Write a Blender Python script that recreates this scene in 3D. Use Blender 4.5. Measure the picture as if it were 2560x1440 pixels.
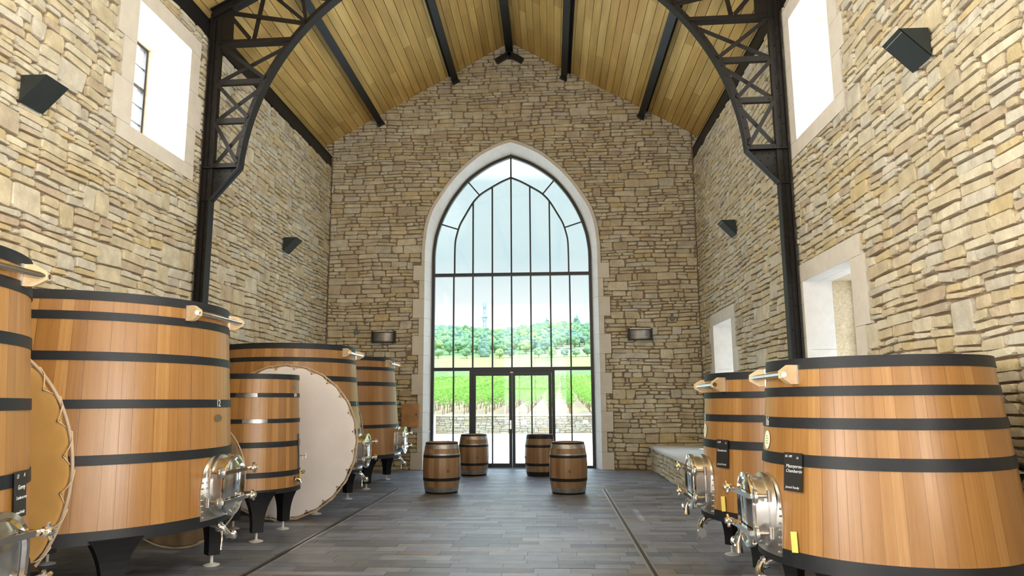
import bpy, math, random
import numpy as np
from mathutils import Matrix, Vector
PI = math.pi
scene = bpy.context.scene
for o in list(bpy.data.objects):
    bpy.data.objects.remove(o)
C = scene.collection

# ---------------------------------------------------------------- camera
F_PX, PITCH, YAW, ROLL = 1797.955, 0.1579, 0.0535, -0.0056
CAM = Vector((1.016, 0.0, 1.65))
fw = Vector((-math.sin(YAW)*math.cos(PITCH), math.cos(YAW)*math.cos(PITCH), math.sin(PITCH)))
rt = Vector((math.cos(YAW), math.sin(YAW), 0.0))
up = rt.cross(fw)
rt, up = math.cos(ROLL)*rt + math.sin(ROLL)*up, -math.sin(ROLL)*rt + math.cos(ROLL)*up
cam_data = bpy.data.cameras.new('camera')
cam_data.sensor_fit = 'HORIZONTAL'
cam_data.sensor_width = 36.0
cam_data.lens = 36.0*F_PX/2560.0
cam_data.clip_end = 4000
cam = bpy.data.objects.new('camera', cam_data)
C.objects.link(cam)
m = Matrix.Identity(4)
for i in range(3):
    m[i][0], m[i][1], m[i][2], m[i][3] = rt[i], up[i], -fw[i], CAM[i]
cam.matrix_world = m
scene.camera = cam

# ---------------------------------------------------------------- sky, sun, daylight, exposure
world = bpy.data.worlds.new('sky')
scene.world = world
world.use_nodes = True
wn = world.node_tree
wn.nodes.clear()
w_out = wn.nodes.new('ShaderNodeOutputWorld')
w_bg = wn.nodes.new('ShaderNodeBackground')
w_tc = wn.nodes.new('ShaderNodeTexCoord')
w_sep = wn.nodes.new('ShaderNodeSeparateXYZ')
w_ramp = wn.nodes.new('ShaderNodeValToRGB')
w_noise = wn.nodes.new('ShaderNodeTexNoise')
w_mix = wn.nodes.new('ShaderNodeMixRGB')
w_cr = wn.nodes.new('ShaderNodeValToRGB')
w_noise.inputs['Scale'].default_value = 2.2
w_noise.inputs['Detail'].default_value = 3
e = w_ramp.color_ramp.elements
e[0].position, e[0].color = 0.0, (0.80, 0.84, 0.86, 1)
e[1].position, e[1].color = 1.0, (0.46, 0.72, 1.0, 1)
for p_, c_ in ((0.07, (0.55, 0.57, 0.58)), (0.135, (0.165, 0.178, 0.182)), (0.20, (0.115, 0.148, 0.158)), (0.30, (0.128, 0.158, 0.165)), (0.40, (0.75, 0.86, 0.95))):
    k = w_ramp.color_ramp.elements.new(p_); k.color = (*c_, 1)
w_cr.color_ramp.elements[0].position = 0.50; w_cr.color_ramp.elements[1].position = 0.80
w_mix.inputs[2].default_value = (0.30, 0.31, 0.32, 1)
wn.links.new(w_tc.outputs['Generated'], w_sep.inputs[0])
wn.links.new(w_sep.outputs['Z'], w_ramp.inputs[0])
wn.links.new(w_tc.outputs['Generated'], w_noise.inputs['Vector'])
wn.links.new(w_noise.outputs['Fac'], w_cr.inputs[0])
wn.links.new(w_cr.outputs[0], w_mix.inputs[0])
wn.links.new(w_ramp.outputs[0], w_mix.inputs[1])
wn.links.new(w_mix.outputs[0], w_bg.inputs['Color'])
w_bg.inputs['Strength'].default_value = 3.3
wn.links.new(w_bg.outputs[0], w_out.inputs[0])

sun_d = bpy.data.lights.new('sun', 'SUN')
sun_d.energy = 2.2
sun_d.angle = 0.012
sun_d.color = (1.0, 0.96, 0.88)
sun = bpy.data.objects.new('sun', sun_d)
C.objects.link(sun)
sun.rotation_euler = Vector((0.40, -0.16, 0.90)).to_track_quat('Z', 'Y').to_euler()

def daylight(name, loc, direction, sx, sy, radiance, col=(1, 1, 1)):
    """daylight (area lamp added just outside one window opening to brighten the hall)"""
    d = bpy.data.lights.new(name, 'AREA')
    d.shape = 'RECTANGLE'; d.size = sx; d.size_y = sy
    d.energy = radiance*PI*sx*sy
    d.color = col
    o = bpy.data.objects.new(name, d)
    C.objects.link(o)
    o.location = loc
    o.rotation_euler = (-Vector(direction)).to_track_quat('Z', 'Y').to_euler()
    return o
WARM = (1.0, 0.965, 0.90)
# brightening lamps added at unseen windows (upper and lower rows), then bay and rear
for yc, rad in ((3.95, 36.0), (-2.05, 28.0), (-5.6, 20.0)):
    for s in (-1, 1):
        daylight('fill_side', (s*5.66, yc, 6.45), (-s, 0.5, 0), 1.45, 1.9, rad, WARM)
for yc in (0.6, -4.0):
    for s in (-1, 1):
        daylight('fill_side_low', (s*5.66, yc, 2.2), (-s, 0.4, 1.2), 1.7, 2.3, 50.0, WARM)
for s in (-1, 1):
    daylight('daylight_bay', (s*5.66, 9.95, 6.45), (-s, 0, 0), 1.45, 1.9, 10.0, (1, 0.98, 0.95))
daylight('fill_rear', (0, -8.7, 4.2), (0, 1, 0), 4.0, 7.6, 1.5, WARM)
scene.view_settings.view_transform = 'Standard'
scene.view_settings.look = 'None'
scene.view_settings.exposure = 0.85
scene.view_settings.gamma = 1.0
scene.view_settings.use_curve_mapping = False
scene.cycles.max_bounces = 8
scene.cycles.diffuse_bounces = 5
scene.cycles.sample_clamp_indirect = 6.0

# ---------------------------------------------------------------- materials
class NT:
    """small node helper"""
    def __init__(self, name):
        self.m = bpy.data.materials.new(name); self.m.use_nodes = True
        self.t = self.m.node_tree; self.t.nodes.clear()
        self.out = self.t.nodes.new('ShaderNodeOutputMaterial')
    def n(self, typ, **kw):
        nd = self.t.nodes.new('ShaderNode'+typ)
        for a, v in kw.items():
            if a in nd.inputs and not hasattr(nd, a): nd.inputs[a].default_value = v
            else: setattr(nd, a, v)
        return nd
    def l(self, a, b): self.t.links.new(a, b)
    def math(self, op, a, b=None, clamp=False):
        nd = self.t.nodes.new('ShaderNodeMath'); nd.operation = op; nd.use_clamp = clamp
        for i, v in enumerate((a, b)):
            if v is None: continue
            if isinstance(v, (int, float)): nd.inputs[i].default_value = v
            else: self.l(v, nd.inputs[i])
        return nd.outputs[0]
    def ramp(self, fac, stops):
        nd = self.t.nodes.new('ShaderNodeValToRGB'); cr = nd.color_ramp
        cr.elements[0].position, cr.elements[0].color = stops[0][0], (*stops[0][1], 1)
        cr.elements[1].position, cr.elements[1].color = stops[-1][0], (*stops[-1][1], 1)
        for p, c in stops[1:-1]:
            k = cr.elements.new(p); k.color = (*c, 1)
        self.l(fac, nd.inputs[0]); return nd.outputs[0]
    def mix(self, typ, fac, a, b):
        nd = self.t.nodes.new('ShaderNodeMixRGB'); nd.blend_type = typ
        for i, v in ((0, fac), (1, a), (2, b)):
            if isinstance(v, (int, float)): nd.inputs[i].default_value = v
            elif isinstance(v, tuple): nd.inputs[i].default_value = (*v, 1)
            else: self.l(v, nd.inputs[i])
        return nd.outputs[0]
    def noise(self, vec, scale, detail=3, rough=0.55):
        nd = self.t.nodes.new('ShaderNodeTexNoise')
        nd.inputs['Scale'].default_value = scale; nd.inputs['Detail'].default_value = detail
        nd.inputs['Roughness'].default_value = rough
        if vec is not None: self.l(vec, nd.inputs['Vector'])
        return nd.outputs['Fac']
    def mapping(self, vec, scale):
        nd = self.t.nodes.new('ShaderNodeMapping'); nd.inputs['Scale'].default_value = scale
        self.l(vec, nd.inputs['Vector']); return nd.outputs[0]
    def bump(self, h, strength=0.5, dist=0.01):
        nd = self.t.nodes.new('ShaderNodeBump'); nd.inputs['Strength'].default_value = strength
        nd.inputs['Distance'].default_value = dist
        self.l(h, nd.inputs['Height']); return nd.outputs[0]
    def principled(self, col, rough=0.5, metal=0.0, spec=0.5, normal=None):
        p = self.t.nodes.new('ShaderNodeBsdfPrincipled')
        for nm, v in (('Base Color', col), ('Roughness', rough), ('Metallic', metal), ('Specular IOR Level', spec)):
            if isinstance(v, (int, float)): p.inputs[nm].default_value = v
            elif isinstance(v, tuple): p.inputs[nm].default_value = (*v, 1)
            else: self.l(v, p.inputs[nm])
        if normal is not None: self.l(normal, p.inputs['Normal'])
        self.l(p.outputs[0], self.out.inputs[0]); return p
    def obj(self): return self.n('TexCoord').outputs['Object']

def plain(name, col, rough=0.5, metal=0.0, spec=0.5, var=0.12, scale=6.0, bump=0.0):
    t = NT(name)
    f = t.noise(t.obj(), scale, 4)
    a = tuple(c*(1-var) for c in col); b = tuple(min(1, c*(1+var)) for c in col)
    colr = t.ramp(f, [(0.3, a), (0.7, b)])
    nrm = t.bump(t.noise(t.obj(), scale*8, 3), bump, 0.004) if bump else None
    t.principled(colr, rough, metal, spec, nrm)
    return t.m

def attr_mat(name, rough=0.8, bump=0.6, bscale=26.0, var=0.35, spec=0.3, stretch=(1, 1, 1), dist=0.012):
    """base colour from the per-stone colour attribute, mottled by noise"""
    t = NT(name)
    a = t.n('Attribute', attribute_name='tone')
    v = t.mapping(t.obj(), stretch)
    n1 = t.noise(v, bscale*0.28, 4); n2 = t.noise(v, bscale, 5, 0.65)
    d = t.ramp(n1, [(0.25, (1-var, 1-var*1.08, 1-var*1.2)), (0.75, (1+var*0.5,)*3)])
    col = t.mix('MULTIPLY', 1.0, a.outputs['Color'], d)
    nrm = t.bump(n2, bump, dist)
    t.principled(col, rough, 0, spec, nrm)
    return t.m

def stave_mat(name, n, lo, mid, hi, seam=0.035):
    t = NT(name)
    co = t.obj()
    s = t.n('SeparateXYZ'); t.l(co, s.inputs[0])
    az = t.math('ARCTAN2', s.outputs['Y'], s.outputs['X'])
    k = t.math('MULTIPLY', t.math('ADD', az, PI), n/(2*PI))
    k = t.math('ADD', k, t.math('MULTIPLY', t.math('SINE', t.math('MULTIPLY', k, 1.9)), 0.22))
    idx = t.math('FLOOR', k); fr = t.math('FRACT', k)
    wn_ = t.n('TexWhiteNoise', noise_dimensions='1D'); t.l(idx, wn_.inputs['W'])
    rnd = wn_.outputs['Value']
    cv = t.n('CombineXYZ')
    t.l(t.math('MULTIPLY', k, 2.3), cv.inputs[0]); t.l(t.math('MULTIPLY', rnd, 43.0), cv.inputs[1])
    t.l(t.math('MULTIPLY', s.outputs['Z'], 0.55), cv.inputs[2])
    g = t.noise(cv.outputs[0], 2.0, 6, 0.6)
    cv2 = t.n('CombineXYZ')
    t.l(t.math('MULTIPLY', k, 22.0), cv2.inputs[0]); t.l(t.math('MULTIPLY', rnd, 19.0), cv2.inputs[1])
    t.l(t.math('MULTIPLY', s.outputs['Z'], 3.0), cv2.inputs[2])
    fine = t.noise(cv2.outputs[0], 2.2, 4, 0.7)
    f = t.math('ADD', t.math('MULTIPLY', rnd, 0.38), t.math('MULTIPLY', g, 0.62))
    f = t.math('ADD', f, t.math('MULTIPLY', t.math('SUBTRACT', fine, 0.5), 0.6))
    col = t.ramp(f, [(0.18, lo), (0.5, mid), (0.82, hi)])
    edge = t.math('MINIMUM', fr, t.math('SUBTRACT', 1.0, fr))
    sm = t.n('MapRange'); t.l(edge, sm.inputs[0]); sm.inputs[1].default_value = 0; sm.inputs[2].default_value = seam
    sm.inputs[3].default_value = 0.55; sm.inputs[4].default_value = 1.0
    col = t.mix('MULTIPLY', 1.0, col, sm.outputs[0])
    nrm = t.bump(t.math('ADD', t.math('MULTIPLY', sm.outputs[0], 0.6), t.math('MULTIPLY', fine, 0.15)), 0.35, 0.004)
    t.principled(col, 0.34, 0, 0.55, nrm)
    return t.m

def glass_mat(name):
    t = NT(name)
    tr = t.n('BsdfTransparent'); gl = t.n('BsdfGlossy', Roughness=0.02)
    tr.inputs[0].default_value = (0.97, 0.985, 0.98, 1)
    lw = t.n('LayerWeight', Blend=0.5); mx = t.n('MixShader')
    fc = t.math('ADD', 0.025, t.math('MULTIPLY', t.math('POWER', lw.outputs['Facing'], 5.0), 0.5))
    t.l(fc, mx.inputs[0]); t.l(tr.outputs[0], mx.inputs[1]); t.l(gl.outputs[0], mx.inputs[2])
    t.l(mx.outputs[0], t.out.inputs[0]); return t.m

def leaf_mat(name, lo, hi, scale=3.0):
    t = NT(name)
    n = t.noise(t.obj(), scale, 3)
    info = t.n('ObjectInfo')
    col = t.ramp(t.math('ADD', t.math('MULTIPLY', n, 0.75), t.math('MULTIPLY', info.outputs['Random'], 0.25)), [(0.3, lo), (0.75, hi)])
    d = t.n('BsdfDiffuse'); tl = t.n('BsdfTranslucent'); mx = t.n('MixShader', Fac=0.35)
    t.l(col, d.inputs[0]); t.l(col, tl.inputs[0])
    t.l(d.outputs[0], mx.inputs[1]); t.l(tl.outputs[0], mx.inputs[2]); t.l(mx.outputs[0], t.out.inputs[0])
    return t.m

M = {}
M['stone'] = attr_mat('rubble_limestone', 0.85, 1.0, 20.0, 0.26, 0.15, dist=0.02)
M['mortar'] = plain('lime_mortar', (0.25, 0.185, 0.13), 0.95, var=0.25, scale=9, bump=0.5)
M['trim'] = plain('dressed_limestone', (0.72, 0.68, 0.60), 0.8, var=0.06, scale=5, bump=0.25)
M['reveal'] = plain('white_limestone', (0.84, 0.82, 0.78), 0.8, var=0.04, scale=6, bump=0.15)
M['sill_stone'] = plain('pale_reveal_stone', (0.60, 0.57, 0.54), 0.8, var=0.06, scale=6, bump=0.15)
M['render'] = plain('ochre_render', (0.50, 0.41, 0.28), 0.95, var=0.18, scale=30, bump=0.6)
M['slate'] = attr_mat('slate_paving', 0.42, 0.35, 14.0, 0.25, 0.5, dist=0.004)
M['joint'] = plain('paving_joint', (0.05, 0.05, 0.055), 0.9)
M['plank'] = attr_mat('larch_boarding', 0.6, 0.25, 10.0, 0.3, 0.3, stretch=(2.2, 0.18, 2.2), dist=0.003)
M['dark'] = plain('dark_gap', (0.02, 0.016, 0.012), 0.9)
M['steel'] = plain('brown_black_painted_steel', (0.0105, 0.0085, 0.0078), 0.5, spec=0.3, var=0.2, scale=3)
M['purlin'] = plain('grey_black_painted_steel', (0.010, 0.0105, 0.011), 0.5, spec=0.35, var=0.15, scale=3)
M['frame'] = plain('black_window_steel', (0.020, 0.024, 0.030), 0.4)
M['hoop'] = plain('black_hoop_steel', (0.010, 0.012, 0.015), 0.5, spec=0.35, var=0.25, scale=8)
M['leg'] = plain('black_leg_steel', (0.007, 0.007, 0.008), 0.5, spec=0.3)
M['chrome'] = plain('polished_stainless', (0.80, 0.79, 0.77), 0.10, 1.0, var=0.03)
M['satin'] = plain('satin_stainless', (0.72, 0.71, 0.69), 0.28, 1.0, var=0.05)
M['galv'] = plain('galvanised_hoop', (0.42, 0.42, 0.41), 0.38, 0.9, var=0.2, scale=14)
M['clasp'] = plain('dull_steel_clasp', (0.22, 0.21, 0.20), 0.3, 0.9, var=0.3, scale=12)
M['pad'] = plain('white_foot_pad', (0.62, 0.61, 0.58), 0.4)
M['glass'] = glass_mat('clear_glass')
M['oak'] = stave_mat('oak_staves_of_vats', 62, (0.235, 0.104, 0.025), (0.325, 0.158, 0.042), (0.44, 0.245, 0.084))
M['oak_small'] = stave_mat('oak_staves_of_small_vat', 44, (0.235, 0.104, 0.025), (0.325, 0.158, 0.042), (0.44, 0.245, 0.084))
M['barrel'] = stave_mat('weathered_barrel_oak', 30, (0.18, 0.095, 0.042), (0.29, 0.17, 0.082), (0.40, 0.255, 0.135))
M['head'] = plain('barrel_head_oak', (0.45, 0.36, 0.20), 0.6, var=0.2, scale=7)
M['pale_wood'] = plain('pale_bracket_wood', (0.62, 0.46, 0.27), 0.55, var=0.12, scale=9)
M['box_wood'] = plain('cupboard_oak', (0.50, 0.27, 0.11), 0.5, var=0.22, scale=5)
M['tan'] = plain('tan_canvas', (0.50, 0.29, 0.085), 0.75, var=0.08, scale=2.5, bump=0.2)
M['white_canvas'] = plain('white_canvas', (0.72, 0.69, 0.69), 0.75, var=0.04, scale=2.5, bump=0.2)
M['brown_board'] = plain('brown_board', (0.20, 0.135, 0.070), 0.6, var=0.15)
M['rope'] = plain('natural_rope', (0.60, 0.46, 0.30), 0.8, var=0.15, scale=40)
M['rim'] = plain('hoop_rim', (0.42, 0.32, 0.22), 0.5)
M['lamp'] = plain('anthracite_lamp', (0.018, 0.026, 0.028), 0.55)
M['lens'] = plain('frosted_lens', (0.6, 0.58, 0.5), 0.3)
M['reflector'] = plain('ribbed_reflector', (0.62, 0.60, 0.58), 0.3, 0.6)
M['black'] = plain('matt_black', (0.012, 0.012, 0.013), 0.5)
M['chalkboard'] = plain('chalk_slate', (0.010, 0.011, 0.012), 0.55)
M['chalk'] = plain('chalk', (0.75, 0.76, 0.76), 0.9)
M['white'] = plain('white_paint', (0.82, 0.83, 0.84), 0.5, var=0.02)
M['yellow'] = plain('yellow_tag', (0.78, 0.66, 0.16), 0.5, var=0.04)
M['sticker'] = plain('cream_sticker', (0.80, 0.80, 0.62), 0.5, var=0.02)
M['green'] = plain('green_print', (0.30, 0.52, 0.20), 0.5)
M['rubber'] = plain('black_rubber', (0.02, 0.02, 0.022), 0.5)
M['grey_rubber'] = plain('grey_rubber', (0.16, 0.165, 0.18), 0.5)
M['bench_top'] = plain('bench_slab_stone', (0.70, 0.71, 0.70), 0.7, var=0.06, bump=0.2)
M['terrace'] = plain('pale_gravel', (0.80, 0.78, 0.73), 0.95, var=0.05, scale=4)
M['vine'] = leaf_mat('vine_leaves', (0.13, 0.30, 0.045), (0.36, 0.58, 0.14), 1.3)
M['bark'] = plain('vine_wood', (0.20, 0.13, 0.08), 0.9)
M['tree'] = leaf_mat('tree_leaves', (0.17, 0.34, 0.19), (0.38, 0.56, 0.33), 0.35)  # far tree greens made paler, distance haze put into the leaf colour
M['tree2'] = leaf_mat('yellow_green_tree_leaves', (0.26, 0.43, 0.17), (0.49, 0.63, 0.31), 0.35)
M['tree3'] = leaf_mat('blue_green_tree_leaves', (0.17, 0.32, 0.26), (0.32, 0.48, 0.39), 0.35)
M['mast'] = plain('mast_paint', (0.30, 0.42, 0.50), 0.6)

# ---------------------------------------------------------------- mesh helpers
class MB:
    def __init__(self): self.v = []; self.f = []; self.tone = []
    def add(self, verts, faces, tone=None):
        b = len(self.v); self.v.extend([tuple(p) for p in verts])
        self.f.extend([tuple(b+i for i in q) for q in faces])
        if tone is not None: self.tone.extend([tone]*len(verts))
        return self
    def box(self, a, b, tone=None):
        x0, y0, z0 = a; x1, y1, z1 = b
        v = [(x0,y0,z0),(x1,y0,z0),(x1,y1,z0),(x0,y1,z0),(x0,y0,z1),(x1,y0,z1),(x1,y1,z1),(x0,y1,z1)]
        return self.add(v, [(0,3,2,1),(4,5,6,7),(0,1,5,4),(1,2,6,5),(2,3,7,6),(3,0,4,7)], tone)
    def hexa(self, p, tone=None):
        """8 corners: lower quad then upper quad, same order"""
        return self.add(p, [(0,3,2,1),(4,5,6,7),(0,1,5,4),(1,2,6,5),(2,3,7,6),(3,0,4,7)], tone)
    def prism(self, poly, fn, a, b):
        """extrude a 2D polygon between depths a and b; fn(u, v, d) -> point"""
        n = len(poly)
        v = [fn(u, w, a) for u, w in poly]+[fn(u, w, b) for u, w in poly]
        return self.add(v, [tuple(range(n))[::-1], tuple(range(n, 2*n))]+[(i, (i+1) % n, n+(i+1) % n, n+i) for i in range(n)])
    def bar(self, p, q, w, h, upv=(0, 0, 1), tone=None):
        p = Vector(p); q = Vector(q); d = (q-p).normalized(); u = Vector(upv)
        s = d.cross(u)
        if s.length < 1e-4: s = d.cross(Vector((1, 0, 0)))
        s.normalize(); t = s.cross(d).normalized()
        a, b = s*w/2, t*h/2
        return self.hexa([p-a-b, p+a-b, p+a+b, p-a+b, q-a-b, q+a-b, q+a+b, q-a+b], tone)
    def tube(self, pts, r, seg=10, closed=False, caps=True):
        pts = [Vector(p) for p in pts]; n = len(pts)
        rr = r if isinstance(r, (list, tuple)) else [r]*n
        prev = None; rings = []
        for i, p in enumerate(pts):
            if closed: d = (pts[(i+1) % n]-pts[i-1])
            else: d = pts[min(i+1, n-1)]-pts[max(i-1, 0)]
            d.normalize()
            if prev is None:
                s = d.cross(Vector((0, 0, 1)))
                if s.length < 1e-3: s = d.cross(Vector((1, 0, 0)))
            else:
                s = prev - d*prev.dot(d)
            s.normalize(); prev = s; t = d.cross(s)
            rings.append([p+(s*math.cos(2*PI*k/seg)+t*math.sin(2*PI*k/seg))*rr[i] for k in range(seg)])
        v = [q for rg in rings for q in rg]; f = []
        for i in range(n if closed else n-1):
            j = (i+1) % n
            for k in range(seg):
                f.append((i*seg+k, i*seg+(k+1) % seg, j*seg+(k+1) % seg, j*seg+k))
        if caps and not closed:
            f.append(tuple(range(seg))[::-1]); f.append(tuple((n-1)*seg+k for k in range(seg)))
        return self.add(v, f)
    def lathe(self, prof, seg=48, fn=None, cap0=False, cap1=False):
        """revolve (r, z) profile about the z axis; fn maps the point"""
        fn = fn or (lambda p: p)
        n = len(prof); v = []
        for k in range(seg):
            a = 2*PI*k/seg
            for r, z in prof: v.append(fn((r*math.cos(a), r*math.sin(a), z)))
        f = []
        for k in range(seg):
            j = (k+1) % seg
            for i in range(n-1): f.append((k*n+i, j*n+i, j*n+i+1, k*n+i+1))
        if cap0: f.append(tuple(k*n for k in range(seg))[::-1])
        if cap1: f.append(tuple(k*n+n-1 for k in range(seg)))
        return self.add(v, f)
    def loft(self, loops, cap0=True, cap1=True):
        n = len(loops[0]); v = [p for lp in loops for p in lp]; f = []
        for i in range(len(loops)-1):
            for k in range(n):
                j = (k+1) % n
                f.append((i*n+k, i*n+j, (i+1)*n+j, (i+1)*n+k))
        if cap0: f.append(tuple(range(n))[::-1])
        if cap1: f.append(tuple((len(loops)-1)*n+k for k in range(n)))
        return self.add(v, f)
    def mesh(self, name, mats, smooth=False, split=None):
        me = bpy.data.meshes.new(name)
        me.from_pydata(self.v, [], self.f)
        if not isinstance(mats, (list, tuple)): mats = [mats]
        for mt in mats: me.materials.append(mt)
        if split is not None:
            idx = np.zeros(len(self.f), dtype=np.int32); idx[split:] = 1
            me.polygons.foreach_set('material_index', idx)
        if self.tone:
            at = me.color_attributes.new('tone', 'FLOAT_COLOR', 'POINT')
            arr = np.ones((len(self.v), 4), dtype=np.float32)
            arr[:len(self.tone), :3] = np.array(self.tone, dtype=np.float32)
            at.data.foreach_set('color', arr.ravel())
        if smooth:
            me.polygons.foreach_set('use_smooth', np.ones(len(self.f), dtype=bool))
            if smooth != 'all': me.set_sharp_from_angle(angle=math.radians(40))
        me.update()
        return me
    def build(self, name, mats, parent=None, smooth=False, split=None):
        return link(name, self.mesh(name, mats, smooth, split), parent)

def link(name, data, parent=None):
    o = bpy.data.objects.new(name, data); C.objects.link(o)
    if parent is not None: o.parent = parent
    return o
def tag(o, label=None, cat=None, group=None, kind=None):
    if label: o['label'] = label
    if cat: o['category'] = cat
    if group: o['group'] = group
    if kind: o['kind'] = kind
    return o
def struct(o): o['kind'] = 'structure'; return o
def empty(name, loc=(0, 0, 0), rz=0.0):
    o = link(name, None); o.location = loc; o.rotation_euler = (0, 0, rz); o.empty_display_size = 0.1; return o
def copy_tree(o, parent=None):
    c = o.copy(); C.objects.link(c)
    if parent is not None: c.parent = parent
    for ch in list(o.children): copy_tree(ch, c)
    return c
def text_obj(name, body, size, mat, mtx, parent, extrude=0.0008, shear=0.0, align='CENTER', xs=1.0):
    cu = bpy.data.curves.new(name, 'FONT'); cu.body = body; cu.size = size; cu.align_x = align; cu.align_y = 'CENTER'
    cu.extrude = extrude; cu.shear = shear; cu.space_line = 0.85
    tmp = bpy.data.objects.new(name+'_curve', cu); C.objects.link(tmp)
    dg = bpy.context.evaluated_depsgraph_get(); dg.update()
    me = bpy.data.meshes.new_from_object(tmp.evaluated_get(dg))
    bpy.data.objects.remove(tmp); bpy.data.curves.remove(cu)
    me.transform(mtx @ Matrix.Diagonal((xs, 1, 1, 1))); me.materials.clear(); me.materials.append(mat); me.name = name
    return link(name, me, parent)
def catmull(pts, n=8):
    P = [pts[0]]+list(pts)+[pts[-1]]; out = []
    for i in range(1, len(P)-2):
        p0, p1, p2, p3 = [np.array(P[j], float) for j in (i-1, i, i+1, i+2)]
        for k in range(n):
            t = k/n
            out.append(tuple(0.5*((2*p1)+(-p0+p2)*t+(2*p0-5*p1+4*p2-p3)*t*t+(-p0+3*p1-3*p2+p3)*t**3)))
    out.append(tuple(pts[-1])); return out

# ---------------------------------------------------------------- room shell
W, YE, YR, ZT = 4.80, 18.31, -8.0, 7.88
SLOPE, RIDGE = 0.5675, 11.36
def ceil_z(x): return RIDGE-SLOPE*abs(x)
rng = np.random.default_rng(11)
PAL = [((0.67,0.605,0.44),6), ((0.64,0.565,0.395),5), ((0.65,0.545,0.33),1.5), ((0.65,0.62,0.525),4), ((0.59,0.50,0.375),1.5), ((0.71,0.665,0.525),5), ((0.56,0.50,0.385),1)]
PC = np.array([p[0] for p in PAL]); PW = np.array([p[1] for p in PAL], float); PW /= PW.sum()

def clip_poly(poly, nx, ny, c):
    """keep the side where nx*u + ny*v <= c"""
    out = []; n = len(poly)
    for i in range(n):
        a, b = poly[i], poly[(i+1) % n]
        da, db = nx*a[0]+ny*a[1]-c, nx*b[0]+ny*b[1]-c
        if da <= 0: out.append(a)
        if da*db < 0:
            t = da/(da-db); out.append((a[0]+t*(b[0]-a[0]), a[1]+t*(b[1]-a[1])))
    return out
def area(p):
    return 0.5*sum(p[i][0]*p[(i+1) % len(p)][1]-p[(i+1) % len(p)][0]*p[i][1] for i in range(len(p))) if len(p) > 2 else 0.0
def clip_rect_out(poly, r):
    u0, u1, v0, v1 = r
    us = [p[0] for p in poly]; vs = [p[1] for p in poly]
    if max(us) <= u0 or min(us) >= u1 or max(vs) <= v0 or min(vs) >= v1: return poly
    best = max((clip_poly(poly, 1, 0, u0), clip_poly(poly, -1, 0, -u1), clip_poly(poly, 0, 1, v0), clip_poly(poly, 0, -1, -v1)), key=area)
    return best
def inset(poly, d):
    """convex polygon inset: shift every edge inward"""
    q = poly; n = len(poly)
    for i in range(n):
        a, b = poly[i], poly[(i+1) % n]
        ex, ey = b[0]-a[0], b[1]-a[1]; L = math.hypot(ex, ey)
        if L < 1e-6: continue
        nx, ny = ey/L, -ex/L
        q = clip_poly(q, nx, ny, nx*a[0]+ny*a[1]-d)
        if len(q) < 3: return []
    return q
def chamfer(poly, rng_):
    """round the corners of a stone irregularly and roughen its outline"""
    for lo, hi, lim in ((0.008, 0.032, 0.32), (0.004, 0.010, 0.3)):
        out = []; n = len(poly)
        for i in range(n):
            p, a, b = poly[i], poly[i-1], poly[(i+1) % n]
            la, lb = math.dist(p, a), math.dist(p, b)
            c = rng_.uniform(lo, hi)
            ta, tb = min(lim, c*rng_.uniform(0.6, 1.6)/max(la, 1e-6)), min(lim, c*rng_.uniform(0.5, 1.5)/max(lb, 1e-6))
            out.append((p[0]+(a[0]-p[0])*ta, p[1]+(a[1]-p[1])*ta)); out.append((p[0]+(b[0]-p[0])*tb, p[1]+(b[1]-p[1])*tb))
        poly = out
    return [(p[0]+rng_.uniform(-.003, .003), p[1]+rng_.uniform(-.003, .003)) for p in poly]
def warp(u, v):
    return (u+0.006*math.sin(3.1*v+1.7*u), v+0.014*math.sin(0.9*u+0.6*v)+0.010*math.sin(2.7*u+1.9*v+1.0)+0.006*math.sin(7.1*u-2.0*v))
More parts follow.
